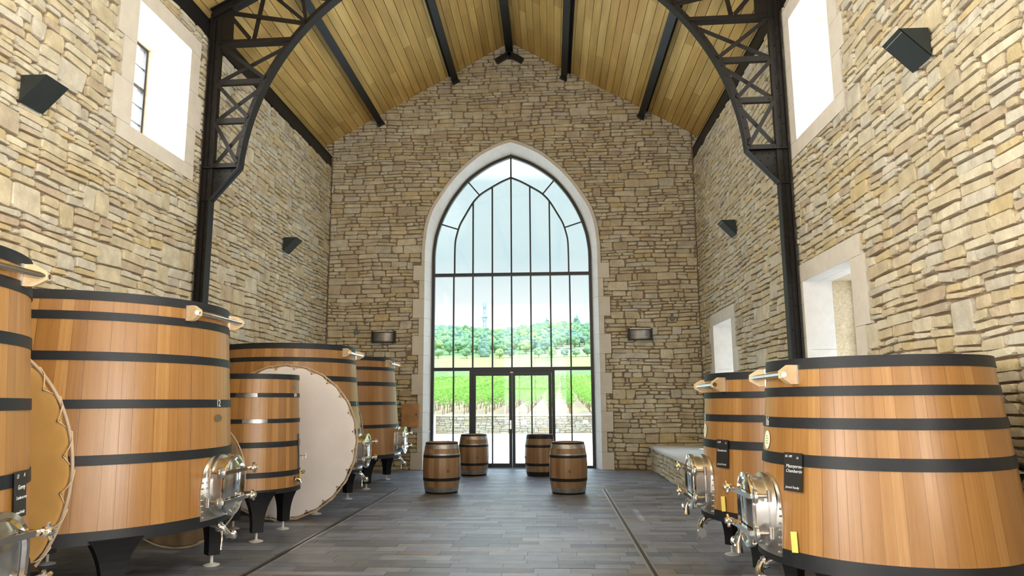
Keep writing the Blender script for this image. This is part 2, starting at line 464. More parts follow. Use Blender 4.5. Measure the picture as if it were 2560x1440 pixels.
def rubble(mb, u0, u1, v0, v1, fn, clips, rng_, depth=0.055, gap=0.0085, hs=(0.12, 0.27), thin=0.085, long=(0.16, 0.46), tone_mul=1.0):
    """irregular coursed rubble. fn(u, v, d): d = projection out of the mortar face; clips: functions poly -> poly"""
    v = v0
    while v < v1-0.03:
        h = rng_.uniform(*hs)
        if v+h > v1-0.05: h = v1-v
        u = u0-rng_.uniform(0, 0.2)
        while u < u1:
            w = rng_.uniform(0.25, 1.15)
            k = rng_.random()
            if h > 0.15 and k < 0.24: rows = [1.0]; w = rng_.uniform(0.2, 0.55)
            elif h < 0.14: rows = [1.0]
            else:
                n = max(2, int(round(h/thin*rng_.uniform(0.8, 1.1)))); rows = rng_.uniform(0.7, 1.35, n); rows = rows/rows.sum()
            vv = v
            for fr_ in rows:
                hh = h*fr_; uu = u
                while uu < u+w-1e-6:
                    l = rng_.uniform(*long)*(0.75+hh*3.0)
                    if uu+l > u+w-0.10: l = u+w-uu
                    j = lambda s: rng_.normal(0, s*.62)
                    quad = [(uu+j(.02), vv+j(.010)), (uu+l+j(.02), vv+j(.010)), (uu+l+j(.02), vv+hh+j(.010)), (uu+j(.02), vv+hh+j(.010))]
                    quad = [warp(*p) for p in quad]
                    uu += l
                    poly = quad
                    poly = clip_poly(poly, -1, 0, -u0); poly = clip_poly(poly, 1, 0, u1) if len(poly) > 2 else poly
                    for cf in clips:
                        if len(poly) > 2: poly = cf(poly)
                    if len(poly) < 3 or area(poly) < 0.0012: continue
                    poly = inset(poly, gap*rng_.uniform(0.5, 1.35))
                    if len(poly) < 3 or area(poly) < 0.0008: continue
                    poly = chamfer(poly, rng_)
                    d = depth*rng_.uniform(0.62, 1.12)
                    tu, tv = rng_.normal(0, 0.03), rng_.normal(0, 0.05)
                    cu = sum(p[0] for p in poly)/len(poly); cv = sum(p[1] for p in poly)/len(poly)
                    tone = PC[rng_.choice(len(PC), p=PW)]*rng_.uniform(0.92, 1.06)*tone_mul
                    n = len(poly); vs = []
                    for sc, dd in ((0.0, -0.012), (0.003, d*0.62), (0.013, d)):
                        for (a, b) in poly:
                            L = math.hypot(a-cu, b-cv)+1e-6; t = min(0.45, sc*rng_.uniform(0.7, 1.4)/L)
                            pu, pv = a+(cu-a)*t, b+(cv-b)*t
                            z = dd + ((pu-cu)*tu+(pv-cv)*tv if dd > 0 else 0)
                            vs.append(fn(pu, pv, z))
                    # rough face: a slightly raised, off-centre middle vertex
                    vs.append(fn(cu+rng_.uniform(-.2, .2)*0.1, cv+rng_.uniform(-.2, .2)*hh*0.6, d+rng_.uniform(-0.002, 0.008)))
                    fs = []
                    for r_ in (0, 1):
                        for i in range(n):
                            q = (i+1) % n; fs.append((r_*n+i, r_*n+q, (r_+1)*n+q, (r_+1)*n+i))
                    for i in range(n): fs.append((2*n+i, 2*n+(i+1) % n, 3*n))
                    mb.add(vs, fs, tuple(tone))
                vv += hh
            u += w
        v += h

def wall_cells(mb, us, vs, holes, fn, d0, d1):
    """solid slab between depths d0 and d1, cut in cells, leaving the rectangular holes open"""
    us = sorted(set(us+[h[i] for h in holes for i in (0, 1)])); vs = sorted(set(vs+[h[i] for h in holes for i in (2, 3)]))
    for i in range(len(us)-1):
        j0 = 0
        for j in range(len(vs)-1):
            cu, cv = (us[i]+us[i+1])/2, (vs[j]+vs[j+1])/2
            if any(h[0] < cu < h[1] and h[2] < cv < h[3] for h in holes): continue
            a = [fn(us[i], vs[j], d0), fn(us[i+1], vs[j], d0), fn(us[i+1], vs[j+1], d0), fn(us[i], vs[j+1], d0)]
            b = [fn(us[i], vs[j], d1), fn(us[i+1], vs[j], d1), fn(us[i+1], vs[j+1], d1), fn(us[i], vs[j+1], d1)]
            mb.hexa(a+b, (0.3, 0.25, 0.2))

# openings of the two long walls: y0, y1, z0, z1
UP_L, UP_R = (9.245, 10.73, 5.49, 7.39), (9.21, 10.67, 5.58, 7.54)
LOW_N, LOW_F = (9.12, 10.84, 1.00, 3.41), (15.23, 16.92, 1.00, 3.38)
HID = [(yc-0.74, yc+0.74, 5.5, 7.4) for yc in (3.95, -2.05, -5.6)]+[(yc-0.86, yc+0.86, 1.0, 3.4) for yc in (0.6, -4.0)]  # unseen openings added on both walls to let in more light

def jamb_rects(op, seed, lint=0.27, sill=0.24, na=0.20, wi=0.34, ext=0.0):
    """the dressed blocks round one opening, as (y0, y1, z0, z1)"""
    y0, y1, z0, z1 = op; r = random.Random(seed); out = []
    out.append((y0-0.31, y1+0.31, z1, z1+lint)); out.append((y0-0.31, y1+0.31, z0-sill, z0))
    for s in (0, 1):
        z = z0; k = r.randint(0, 1)
        while z < z1-1e-6:
            h = r.uniform(0.42, 0.66)
            if z+h > z1-0.25: h = z1-z
            w = (wi if k % 2 else na)+0.1
            out.append((y0-w, y0, z, z+h) if s == 0 else (y1, y1+w, z, z+h))
            z += h; k += 1
    return out
def side_fn(s): return lambda u, v, d: (s*(W+0.04-d), u, v)

trim_no = [0]; win_no = [1]
def side_window(s, op, rects, detail):
    """stone surround, reveal, ochre lining, steel frame and glass of one opening in a long wall"""
    y0, y1, z0, z1 = op
    mb = MB()
    for (a, b, c, d) in rects:
        x0, x1 = s*(W-0.008), s*(W+0.06); g = 0.0025
        mb.box((min(x0, x1), a+g, c+g), (max(x0, x1), b-g, d-g))
    trim_no[0] += 1
    tr = struct(mb.build('trim_%d' % trim_no[0], M['trim']))
    def lining(xa, xb, t=0.022):
        q = MB(); a, b = sorted((s*xa, s*xb))
        q.box((a, y0-t, z0-t), (b, y0, z1+t)); q.box((a, y1, z0-t), (b, y1+t, z1+t))
        q.box((a, y0, z1), (b, y1, z1+t)); q.box((a, y0, z0-t), (b, y1, z0)); return q
    rv = MB()
    zs = [z0-0.022, z0+(z1-z0)*0.42, z0+(z1-z0)*0.58, z1+0.022]
    for i in range(3):
        for ya, yb in ((y0-0.022, y0), (y1, y1+0.022)):
            a, b = sorted((s*(W-0.006), s*5.22)); rv.box((a, ya, zs[i]+0.002), (b, yb, zs[i+1]-0.002))
    for xa, xb in ((W-0.006, 5.02), (5.024, 5.22)):
        a, b = sorted((s*xa, s*xb)); rv.box((a, y0, z1), (b, y1, z1+0.022)); rv.box((a, y0, z0-0.022), (b, y1, z0))
    rv.build('reveal', M['sill_stone'], tr)
    lining(5.222, 5.60).build('plaster_lining', M['render'], tr)
    win_no[0] += 1
    fr = MB(); xc = s*5.55; t = 0.028
    def rail(ya, yb, za, zb, th=t): fr.box((xc-th, ya, za), (xc+th, yb, zb))
    rail(y0, y0+0.05, z0, z1); rail(y1-0.05, y1, z0, z1); rail(y0+.05, y1-.05, z0, z0+0.05); rail(y0+.05, y1-.05, z1-0.05, z1)
    ym = (y0+y1)/2; zm = z0+(z1-z0)*0.62
    rail(y0+.05, y1-.05, zm-.03, zm+.03)
    rail(ym-.02, ym+.02, z0+.05, z1-.05, 0.02)
    for f in (0.25, 0.5, 0.75):
        z = z0+(zm-z0)*f; rail(y0+.05, y1-.05, z-.008, z+.008, 0.012)
    z = zm+(z1-zm)*0.5; rail(y0+.05, y1-.05, z-.008, z+.008, 0.012)
    w = struct(fr.build('window_%d' % win_no[0], M['frame']))
    g = MB(); g.box((xc-0.003, y0+.04, z0+.04), (xc+0.003, y1-.04, z1-.04)); g.build('glass_pane', M['glass'], w)
    return w

for s, nm in ((-1, 'left'), (1, 'right')):
    vis = [UP_L] if s < 0 else [UP_R, LOW_N, LOW_F]
    fn = side_fn(s); mb = MB()
    holes = [(o[0]-0.022, o[1]+0.022, o[2]-0.022, o[3]+0.022) for o in vis+HID]
    wall_cells(mb, [YR, YE], [-0.02, ZT], holes, fn, 0.0, -0.78)
    mb.box((min(s*5.3, s*5.62), YR, ZT), (max(s*5.3, s*5.62), YE, 8.45), (0.3, 0.25, 0.2))
    nsplit = len(mb.f)
    rects = {o: jamb_rects(o, i*7+(3 if s > 0 else 5)) for i, o in enumerate(vis)}
    allr = [r for o in vis for r in rects[o]+[o]]
    clips = [lambda p, R=R: clip_rect_out(p, R) for R in allr]
    rubble(mb, 4.6, YE-0.035, 0.0, ZT, fn, clips, np.random.default_rng(5+s), hs=(0.14, 0.34), thin=0.105, long=(0.20, 0.52))
    struct(mb.build('wall_'+nm, [M['mortar'], M['stone']], split=nsplit))
    for o in vis: side_window(s, o, rects[o], True)
    for o in HID:
        y0, y1, z0, z1 = o
        side_window(s, o, [(y0-.2, y0, z0, z1), (y1, y1+.2, z0, z1), (y0-.2, y1+.2, z1, z1+.25), (y0-.2, y1+.2, z0-.2, z0)], False)

# ---------------------------------------------------------------- gable wall with the pointed arch window
S_PTS = [(0, 8.506), (.264, 8.424), (.60, 8.262), (.83, 8.128), (1.11, 7.895), (1.366, 7.65), (1.60, 7.37), (1.80, 7.08), (2.025, 6.71), (2.165, 6.30), (2.215, 5.95), (2.243, 5.6), (2.243, 5.2)]
F_PTS = [(0, 8.30), (.26, 8.205), (.55, 8.075), (.88, 7.87), (1.197, 7.615), (1.44, 7.33), (1.63, 7.06), (1.80, 6.75), (1.93, 6.45), (2.03, 6.13), (2.07, 5.93), (2.108, 5.6), (2.112, 5.2)]
I_PTS = [(0, 7.687), (.26, 7.575), (.52, 7.43), (.75, 7.29), (.90, 7.17), (1.06, 6.98), (1.25, 6.66), (1.40, 6.38), (1.485, 6.10), (1.525, 5.88), (1.535, 5.5), (1.535, 5.05)]
def half_curve(pts, n=6): return catmull(pts, n)
S_C, F_C = half_curve(S_PTS), half_curve(F_PTS)
def arch_top(x, curve):
    x = abs(x)
    for (a, b) in zip(curve[:-1], curve[1:]):
        if a[0] <= x <= b[0] and b[0] > a[0]: return a[1]+(b[1]-a[1])*(x-a[0])/(b[0]-a[0])
    return 0.0
# joints along the surround: jamb blocks then voussoirs
def surround_stations():
    out = []; z = 0.0; k = 0
    hs = [0.42, 0.50, 0.50, 0.44, 0.52, 0.48, 0.50, 0.46, 0.50, 0.48, 0.40]
    s = sum(hs); hs = [h*5.2/s for h in hs]
    out.append(z)
    for h in hs: z += h; out.append(z)
    return out
JZ = surround_stations()
mb = MB(); fn_e = lambda u, v, d: (u, YE+0.04-d, v)
XS = sorted(set([-5.35+10.7*i/60 for i in range(61)]+[s*p[0] for p in S_C for s in (-1, 1)]+[-2.243, 2.243]))
xo = 2.243
for i in range(len(XS)-1):
    a, b = XS[i], XS[i+1]
    if b-a < 1e-5: continue
    za = zb = 0.0
    if abs((a+b)/2) < xo: za, zb = arch_top(a, S_C), arch_top(b, S_C)
    if abs((a+b)/2) < xo:
        za = za if za > 0 else 5.2; zb = zb if zb > 0 else 5.2
    lo = [fn_e(a, za-0.0, 0), fn_e(b, zb, 0), fn_e(b, ceil_z(b)+.1, 0), fn_e(a, ceil_z(a)+.1, 0)]
    hi = [fn_e(a, za, -0.58), fn_e(b, zb, -0.58), fn_e(b, ceil_z(b)+.1, -0.58), fn_e(a, ceil_z(a)+.1, -0.58)]
    mb.hexa(lo+hi, (0.3, 0.25, 0.2))
nsplit = len(mb.f)
quoins = []
for i in range(len(JZ)-1):
    quoins.append((0.14 if i % 2 else 0.30, JZ[i], JZ[i+1]))
erects = [(-2.25, 2.25, 0, 5.2)]+[(s*2.243 if s > 0 else -2.243-w, 2.243+w if s > 0 else -2.243, a, b) for w, a, b in quoins for s in (-1, 1)]
BAND = 0.085
def arch_clip(poly):
    cu = sum(p[0] for p in poly)/len(poly); cv = sum(p[1] for p in poly)/len(poly)
    if cv < 5.0 or abs(cu) > 3.2: return poly
    s = 1 if cu >= 0 else -1
    best = None
    for (a, b) in zip(S_C[:-1], S_C[1:]):
        mx, mz = (a[0]+b[0])/2, (a[1]+b[1])/2; d = math.hypot(abs(cu)-mx, cv-mz)
        if best is None or d < best[0]: best = (d, a, b)
    _, a, b = best; ex, ez = b[0]-a[0], b[1]-a[1]; L = math.hypot(ex, ez); nx, nz = -ez/L, ex/L   # outward normal
    if nx < 0 or (nx == 0 and nz < 0): nx, nz = -nx, -nz
    if nz < 0: nz = abs(nz)
    c = nx*a[0]+nz*a[1]+BAND
    return clip_poly(poly, -s*nx, -nz, -c)
def roof_clip(poly):
    cu = sum(p[0] for p in poly)
    s = 1 if cu >= 0 else -1
    return clip_poly(poly, s*SLOPE, 1, RIDGE+0.03)
clips = [lambda p, R=R: clip_rect_out(p, R) for R in erects]+[arch_clip, roof_clip]
rubble(mb, -4.79, 4.79, 0.0, 11.4, fn_e, clips, np.random.default_rng(21), depth=0.045, hs=(0.12, 0.26), thin=0.098, long=(0.20, 0.50))
mb_hi = mb
# the strip above the long walls
rubble(mb, -5.3, -4.8, ZT, 9.0, fn_e, [roof_clip], np.random.default_rng(22), depth=0.04)
rubble(mb, 4.8, 5.3, ZT, 9.0, fn_e, [roof_clip], np.random.default_rng(23), depth=0.04)
struct(mb.build('wall_far', [M['mortar'], M['stone']], split=nsplit))

# surround of the arch: quoins, voussoirs and splayed white reveal
FY = 18.70
tr = MB(); rv = MB(); g = 0.0025
for s in (-1, 1):
    for w, a, b in quoins:
        x0, x1 = sorted((s*2.243, s*(2.243+w)))
        tr.box((x0+g, YE-0.008, a+g), (x1-g, YE+0.06, b-g))
        q = [(s*2.243, YE-0.006, a+g), (s*2.112, FY, a+g), (s*2.23, FY, a+g), (s*2.30, YE, a+g)]
        p = [(x, y, b-g) for x, y, _ in q]
        rv.hexa(q+p if s > 0 else [q[0], q[3], q[2], q[1]]+[p[0], p[3], p[2], p[1]])
    n = len(S_C); step = 5; i = 0
    while i < n-1:
        j = min(n-1, i+step)
        for k in range(i, j):
            def pt(c, idx, off):
                a, b = S_C[max(idx-1, 0)], S_C[min(idx+1, n-1)]
                ex, ez = b[0]-a[0], b[1]-a[1]; L = math.hypot(ex, ez); nx, nz = -ez/L, ex/L
                if nz < 0 or nx < 0: nx, nz = abs(nx), abs(nz)
                if idx == 0: nx, nz = 0.0, 1.0
                return (s*(c[idx][0]+nx*off), c[idx][1]+nz*off)
            f0, f1 = 0.0, 0.0
            lerp = lambda A, B, t: (A[0]+(B[0]-A[0])*t, A[1]+(B[1]-A[1])*t)
            t0 = 0.02 if k == i else 0.0; t1 = 0.98 if k == j-1 else 1.0
            def P(c, off):
                A, B = pt(c, k, off), pt(c, k+1, off); return lerp(A, B, t0), lerp(A, B, t1)
            (a0, a1), (b0, b1) = P(S_C, 0), P(S_C, BAND)
            mk = lambda q, y: (q[0], y, q[1])
            tr.hexa([mk(a0, YE-.008), mk(a1, YE-.008), mk(b1, YE-.008), mk(b0, YE-.008), mk(a0, YE+.06), mk(a1, YE+.06), mk(b1, YE+.06), mk(b0, YE+.06)])
            (c0, c1), (d0, d1) = P(F_C, 0), P(F_C, 0.12)
            rv.hexa([mk(a0, YE-.006), mk(a1, YE-.006), mk(b1, YE), mk(b0, YE), mk(c0, FY), mk(c1, FY), mk(d1, FY), mk(d0, FY)])
        i = j
trim_no[0] += 1
arch_trim = struct(tr.build('trim_%d' % trim_no[0], M['trim']))
rv.build('reveal', M['reveal'], arch_trim)

# glazing of the arch (window_1) with its fixed lights, and the two door leaves
GY = 18.76
fr = MB()
def bar2(x0, x1, z0, z1, y0=GY-0.04, y1=GY+0.04): fr.box((x0, y0, z0), (x1, y1, z1))
def curve_strip(curve, wd, y0, y1):
    n = len(curve)
    for s in (-1, 1):
        for k in range(n-1):
            def off(idx, d):
                a, b = curve[max(idx-1, 0)], curve[min(idx+1, n-1)]
                ex, ez = b[0]-a[0], b[1]-a[1]; L = math.hypot(ex, ez); nx, nz = abs(ez/L), abs(ex/L)
                if idx == 0: nx, nz = 0.0, 1.0
                return (s*max(0, curve[idx][0]-nx*d), curve[idx][1]-nz*d)
            a0, a1, b0, b1 = off(k, 0), off(k+1, 0), off(k, wd), off(k+1, wd)
            mk = lambda q, y: (q[0], y, q[1])
            fr.hexa([mk(a0, y0), mk(a1, y0), mk(b1, y0), mk(b0, y0), mk(a0, y1), mk(a1, y1), mk(b1, y1), mk(b0, y1)])
curve_strip(F_C, 0.075, GY-0.07, GY+0.05)
for s in (-1, 1):
    a, b = sorted((s*2.037, s*2.112)); bar2(a, b, 0.0, 5.2, GY-0.07, GY+0.05)
curve_strip(half_curve(I_PTS), 0.040, GY-0.035, GY+0.035)
bar2(-2.037, 2.037, 4.955, 5.045, GY-0.06, GY+0.05); bar2(-2.037, 2.037, 2.465, 2.555, GY-0.06, GY+0.05)
IC = half_curve(I_PTS)
bar2(-0.02, 0.02, 5.045, 8.26, GY-0.03, GY+0.03)
for x in (0.507, 1.025):
    for s in (-1, 1): bar2(s*x-0.02, s*x+0.02, 5.045, arch_top(x, IC)-0.02, GY-0.03, GY+0.03)
for x in (0.0, 0.507, 1.025, 1.535):
    for s in ((-1, 1) if x else (1,)): bar2(s*x-0.02, s*x+0.02, 2.555, 4.955, GY-0.03, GY+0.03)
for s in (-1, 1):
    for (p, q) in (((0.86, 7.20), (1.19, 7.60)), ((1.445, 6.26), (1.94, 6.42))):
        fr.bar((s*p[0], GY, p[1]), (s*q[0], GY, q[1]), 0.05, 0.032)
    bar2(s*1.525-0.018, s*1.525+0.018, 0.05, 2.465, GY-0.03, GY+0.03)
    a, b = sorted((s*1.025, s*1.105)); bar2(a, b, 0.0, 2.465, GY-0.06, GY+0.05)
    a, b = sorted((s*1.105, s*2.037)); bar2(a, b, 0.0, 0.06)
bar2(-1.025, 1.025, 2.405, 2.465)
w1 = struct(fr.build('window_1', M['frame']))
gl = MB(); xs = [p[0] for p in F_C]
for s in (-1, 1):
    for k in range(len(F_C)-1):
        a, b = F_C[k], F_C[k+1]
        q = [(s*a[0]*0.985, GY+.012, 2.5), (s*b[0]*0.985, GY+.012, 2.5), (s*b[0]*0.985, GY+.012, b[1]-.03), (s*a[0]*0.985, GY+.012, a[1]-.03)]
        gl.hexa(q+[(x, GY+.020, z) for x, y, z in q])
    a, b = sorted((s*1.09, s*2.05)); gl.box((a, GY+.012, 0.05), (b, GY+.020, 2.48))
gl.build('glass_pane', M['glass'], w1)
db = MB(); db.box((-0.045, GY-0.075, 2.405), (0.03, GY-0.06, 2.44)); db.build('door_contact', M['white'], w1)
for s in (-1, 1):
    d = MB()
    def dbar(x0, x1, z0, z1): a, b = sorted((s*x0, s*x1)); d.box((a, GY-0.045, z0), (b, GY+0.035, z1))
    dbar(0.94, 1.022, 0.012, 2.402); dbar(0.003, 0.08, 0.012, 2.402); dbar(0.08, 0.94, 2.335, 2.402); dbar(0.08, 0.94, 0.012, 0.12)
    dbar(0.49, 0.525, 0.12, 2.335)
    dr = struct(d.build('door_%d' % (1 if s < 0 else 2), M['frame']))
    gp = MB(); a, b = sorted((s*0.07, s*0.95)); gp.box((a, GY+.002, 0.11), (b, GY+.010, 2.345)); gp.build('glass_pane', M['glass'], dr)
    if s < 0:
        h = MB(); h.box((-0.06, GY-0.055, 0.98), (-0.02, GY-0.045, 1.2)); h.tube([(-0.04, GY-.05, 1.11), (-0.04, GY-.10, 1.11), (-0.16, GY-.10, 1.11)], 0.009)
        h.build('door_handle', M['satin'], dr)

# rear gable behind the viewer
mb = MB()
rear = lambda u, v, d: (u, YR-d, v)
for a, b, z0, z1 in ((-5.35, -2.0, -0.02, None), (2.0, 5.35, -0.02, None), (-2.0, 0, 8.0, None), (0, 2.0, 8.0, None)):
    za = [ceil_z(a)+.1, ceil_z(b)+.1]
    q = [rear(a, z0, 0), rear(b, z0, 0), rear(b, za[1], 0), rear(a, za[0], 0)]
    mb.hexa(q+[(x, y-0.6, z) for x, y, z in q])
struct(mb.build('wall_rear', M['stone_plain'] if 'stone_plain' in M else M['render']))
fr = MB()
for x in (-2.0, -1.0, 0, 1.0, 2.0): fr.box((x-.04, YR-.35, 0), (x+.04, YR-.28, 8.0))
for z in (0.04, 2.5, 5.0, 7.96): fr.box((-2, YR-.35, z-.04), (2, YR-.28, z+.04))
wr = struct(fr.build('window_%d' % (win_no[0]+1), M['frame']))

# ---------------------------------------------------------------- ceiling boards
mb = MB()
for s in (-1, 1):
    nx, nz = s*math.sin(math.atan(SLOPE)), math.cos(math.atan(SLOPE))
    tx, tz = s*math.cos(math.atan(SLOPE)), -math.sin(math.atan(SLOPE))
    L = 5.34/abs(tx); bw = 0.196; k = 0; t = 0.012
    r = random.Random(31+s)
    while t < L-0.02:
        t1 = min(L, t+bw-0.011)
        y = YR+r.uniform(-3, 0)
        while y < YE+0.03:
            ln = r.uniform(2.2, 4.6); y1 = min(y+ln, YE+0.035); ya = max(y, YR)
            if y1 > ya+0.02:
                base = np.array(r.choice([(0.70,0.49,0.165), (0.65,0.44,0.14), (0.74,0.54,0.20), (0.68,0.47,0.155), (0.60,0.40,0.13)]))*r.uniform(0.92, 1.08)
                P = lambda tt, yy, n_: (tx*tt+nx*n_, yy, RIDGE+tz*tt+nz*n_)
                mb.hexa([P(t, ya+.0015, 0), P(t1, ya+.0015, 0), P(t1, y1-.0015, 0), P(t, y1-.0015, 0), P(t, ya+.0015, .02), P(t1, ya+.0015, .02), P(t1, y1-.0015, .02), P(t, y1-.0015, .02)], tuple(base))
            y += ln
        t += bw; k += 1
ns = len(mb.f)
for s in (-1, 1):
    a = math.atan(SLOPE); nx, nz = s*math.sin(a), math.cos(a); tx, tz = s*math.cos(a), -math.sin(a); L = 5.8/abs(tx)
    P = lambda tt, yy, n_: (tx*tt+nx*n_, yy, RIDGE+tz*tt+nz*n_)
    mb.hexa([P(0, YR-.6, .022), P(L, YR-.6, .022), P(L, YE+.6, .022), P(0, YE+.6, .022), P(0, YR-.6, .2), P(L, YR-.6, .2), P(L, YE+.6, .2), P(0, YE+.6, .2)])
struct(mb.build('ceiling', [M['plank'], M['dark']], split=ns))

# ---------------------------------------------------------------- slate floor
mb = MB(); r = random.Random(5)
y = YR
while y < 18.74:
    h = r.choice([0.15, 0.20, 0.20, 0.25]); y1 = min(y+h, 18.74)
    x = -W-0.02-r.uniform(0, 0.5)
    while x < W+0.02:
        l = r.uniform(0.32, 0.80); xa, xb = max(x, -W-0.03), min(x+l, W+0.03)
        if xb-xa > 0.02:
            g_ = r.choice([0.14, 0.17, 0.20, 0.22, 0.26])*r.uniform(0.9, 1.1)
            t = r.choice([(1.0, 1.0, 1.06), (1.0, 0.98, 0.96), (1.02, 1.0, 0.98), (0.96, 1.0, 1.08), (1.06, 0.97, 0.90)])
            if r.random() < 0.03: t = (1.25, 0.98, 0.72)
            dz = r.uniform(-0.0012, 0.0012)
            cuts = [(xa+.0015, xb-.0015)]
            for ca, cb in cuts:
                mb.add([(ca, y+.0015, dz), (cb, y+.0015, dz), (cb, y1-.0015, dz+r.uniform(-.0008, .0008)), (ca, y1-.0015, dz)], [(0, 1, 2, 3)], (g_*t[0]*0.98, g_*t[1]*1.13, g_*t[2]*1.42))
        x += l
    y = y1
ns = len(mb.f)
mb.add([(-5.8, YR-.6, -.004), (5.8, YR-.6, -.004), (5.8, 19.2, -.004), (-5.8, 19.2, -.004), (-5.8, YR-.6, -.2), (5.8, YR-.6, -.2), (5.8, 19.2, -.2), (-5.8, 19.2, -.2)], [(0, 1, 2, 3), (7, 6, 5, 4), (0, 4, 5, 1), (1, 5, 6, 2), (2, 6, 7, 3), (3, 7, 4, 0)])
struct(mb.build('floor', [M['slate'], M['joint']], split=ns))
# ---------------------------------------------------------------- roof steel
def roof_beam(x, zc, w, d, ang, name, label, group, y0=YR, y1=YE+0.02):
    """I-section running along the hall; ang = tilt of its depth axis"""
    ux, uz = math.cos(ang), math.sin(ang); vx, vz = -math.sin(ang), math.cos(ang)
    mb = MB(); t = 0.018
    def part(a0, a1, b0, b1):
        q = [(x+ux*a+vx*b, zc+uz*a+vz*b) for a, b in ((a0, b0), (a1, b0), (a1, b1), (a0, b1))]
        mb.hexa([(p[0], y0, p[1]) for p in q]+[(p[0], y1, p[1]) for p in q])
    part(-w/2, w/2, -d/2, -d/2+t); part(-w/2, w/2, d/2-t, d/2); part(-0.02, 0.02, -d/2+t, d/2-t)
    o = mb.build(name, M['purlin'])
    tag(o, label, 'beam', group); return o
ANG = math.atan(SLOPE)
for i, (x, lab) in enumerate(((-3.54, 'black steel roof purlin low on the left slope, ending above the left wall heater'),
                              (-1.52, 'black steel roof purlin high on the left slope, next to the ridge'),
                              (1.52, 'black steel roof purlin high on the right slope, next to the ridge'),
                              (3.54, 'black steel roof purlin low on the right slope, ending above the right wall heater'))):
    d = 0.24; s = 1 if x > 0 else -1
    zc = ceil_z(x)-(d/2+0.005)/math.cos(ANG)
    xc = x-s*0.0
    o = roof_beam(xc, zc, 0.17, d, -s*ANG, 'roof_purlin', lab, 'roof purlins')
    sh = MB(); a = -s*ANG; ux, uz = math.cos(a), math.sin(a); vx, vz = -math.sin(a), math.cos(a)
    q = [(xc+ux*p+vx*b, zc+uz*p+vz*b) for p, b in ((-.10, -d/2-.045), (.10, -d/2-.045), (.10, -d/2+.0), (-.10, -d/2+.0))]
    sh.hexa([(p[0], YE-0.10, p[1]) for p in q]+[(p[0], YE, p[1]) for p in q])
    sh.build('bearing_shoe', M['black'], o)
rb = MB(); t = 0.02
rb.box((-.10, YR, 11.08), (.10, YE+.02, 11.10)); rb.box((-.02, YR, 11.10), (.02, YE+.02, 11.30)); rb.box((-.09, YR, 11.255), (.09, YE+.02, 11.275))
tag(rb.build('ridge_beam', M['purlin']), 'black steel ridge beam along the peak of the boarded ceiling', 'beam')
for s, lab in ((-1, 'black steel eave beam lying on top of the left stone wall'), (1, 'black steel eave beam lying on top of the right stone wall')):
    mb = MB(); a, b = sorted((s*4.79, s*5.06))
    mb.box((a, YR, ZT+.002), (b, YE-.03, ZT+.03)); mb.box((a, YR, 8.19), (b, YE-.03, 8.22)); a, b = sorted((s*4.80, s*4.83)); mb.box((a, YR, ZT+.03), (b, YE-.03, 8.19))
    tag(mb.build('eave_beam', M['purlin']), lab, 'beam', 'eave beams')
mb = MB()
for s in (-1, 1):
    mb.bar((s*-0.03, YE-.10, 10.985), (s*.36, YE-.10, 10.76), 0.13, 0.13, (0, 1, 0))
mb.box((-.012, YE-.13, 10.86), (.012, YE-.08, 10.96)); mb.box((-.05, YE-.09, 10.86), (.05, YE-.01, 10.96))
tag(mb.build('ridge_bracket', M['black']), 'black chevron shaped steel bracket on the gable stone just under the ridge', 'bracket')

# ---------------------------------------------------------------- riveted arch truss
tr_root = empty('arch_truss', (0, 11.05, 0), math.atan2(-0.30, 9.4))
tag(tr_root, 'brown-black riveted steel arch truss on two wall columns spanning the hall', 'truss')
R_A, Z_A = 4.118, 5.25
XI = 4.585; DY = 0.18
def arch_x(z): return math.sqrt(max(0, R_A*R_A-(z-Z_A)**2))
def rivet(mb, x, y, z, r=0.014):
    v = []; f = []
    for k in range(6): a = k*PI/3; v.append((x+r*math.cos(a), y, z+r*math.sin(a)))
    for k in range(6): a = k*PI/3; v.append((x+r*.6*math.cos(a), y-r*.7, z+r*.6*math.sin(a)))
    mb.add(v, [(k, (k+1) % 6, 6+(k+1) % 6, 6+k) for k in range(6)]+[tuple(range(6, 12))])
def raft_top(x): return 8.28+0.53*(5.0-abs(x))
ZB0, ZB1 = 4.985, 5.53
ZS = (5.575, 6.365, 7.055)
ZTIE = 7.78
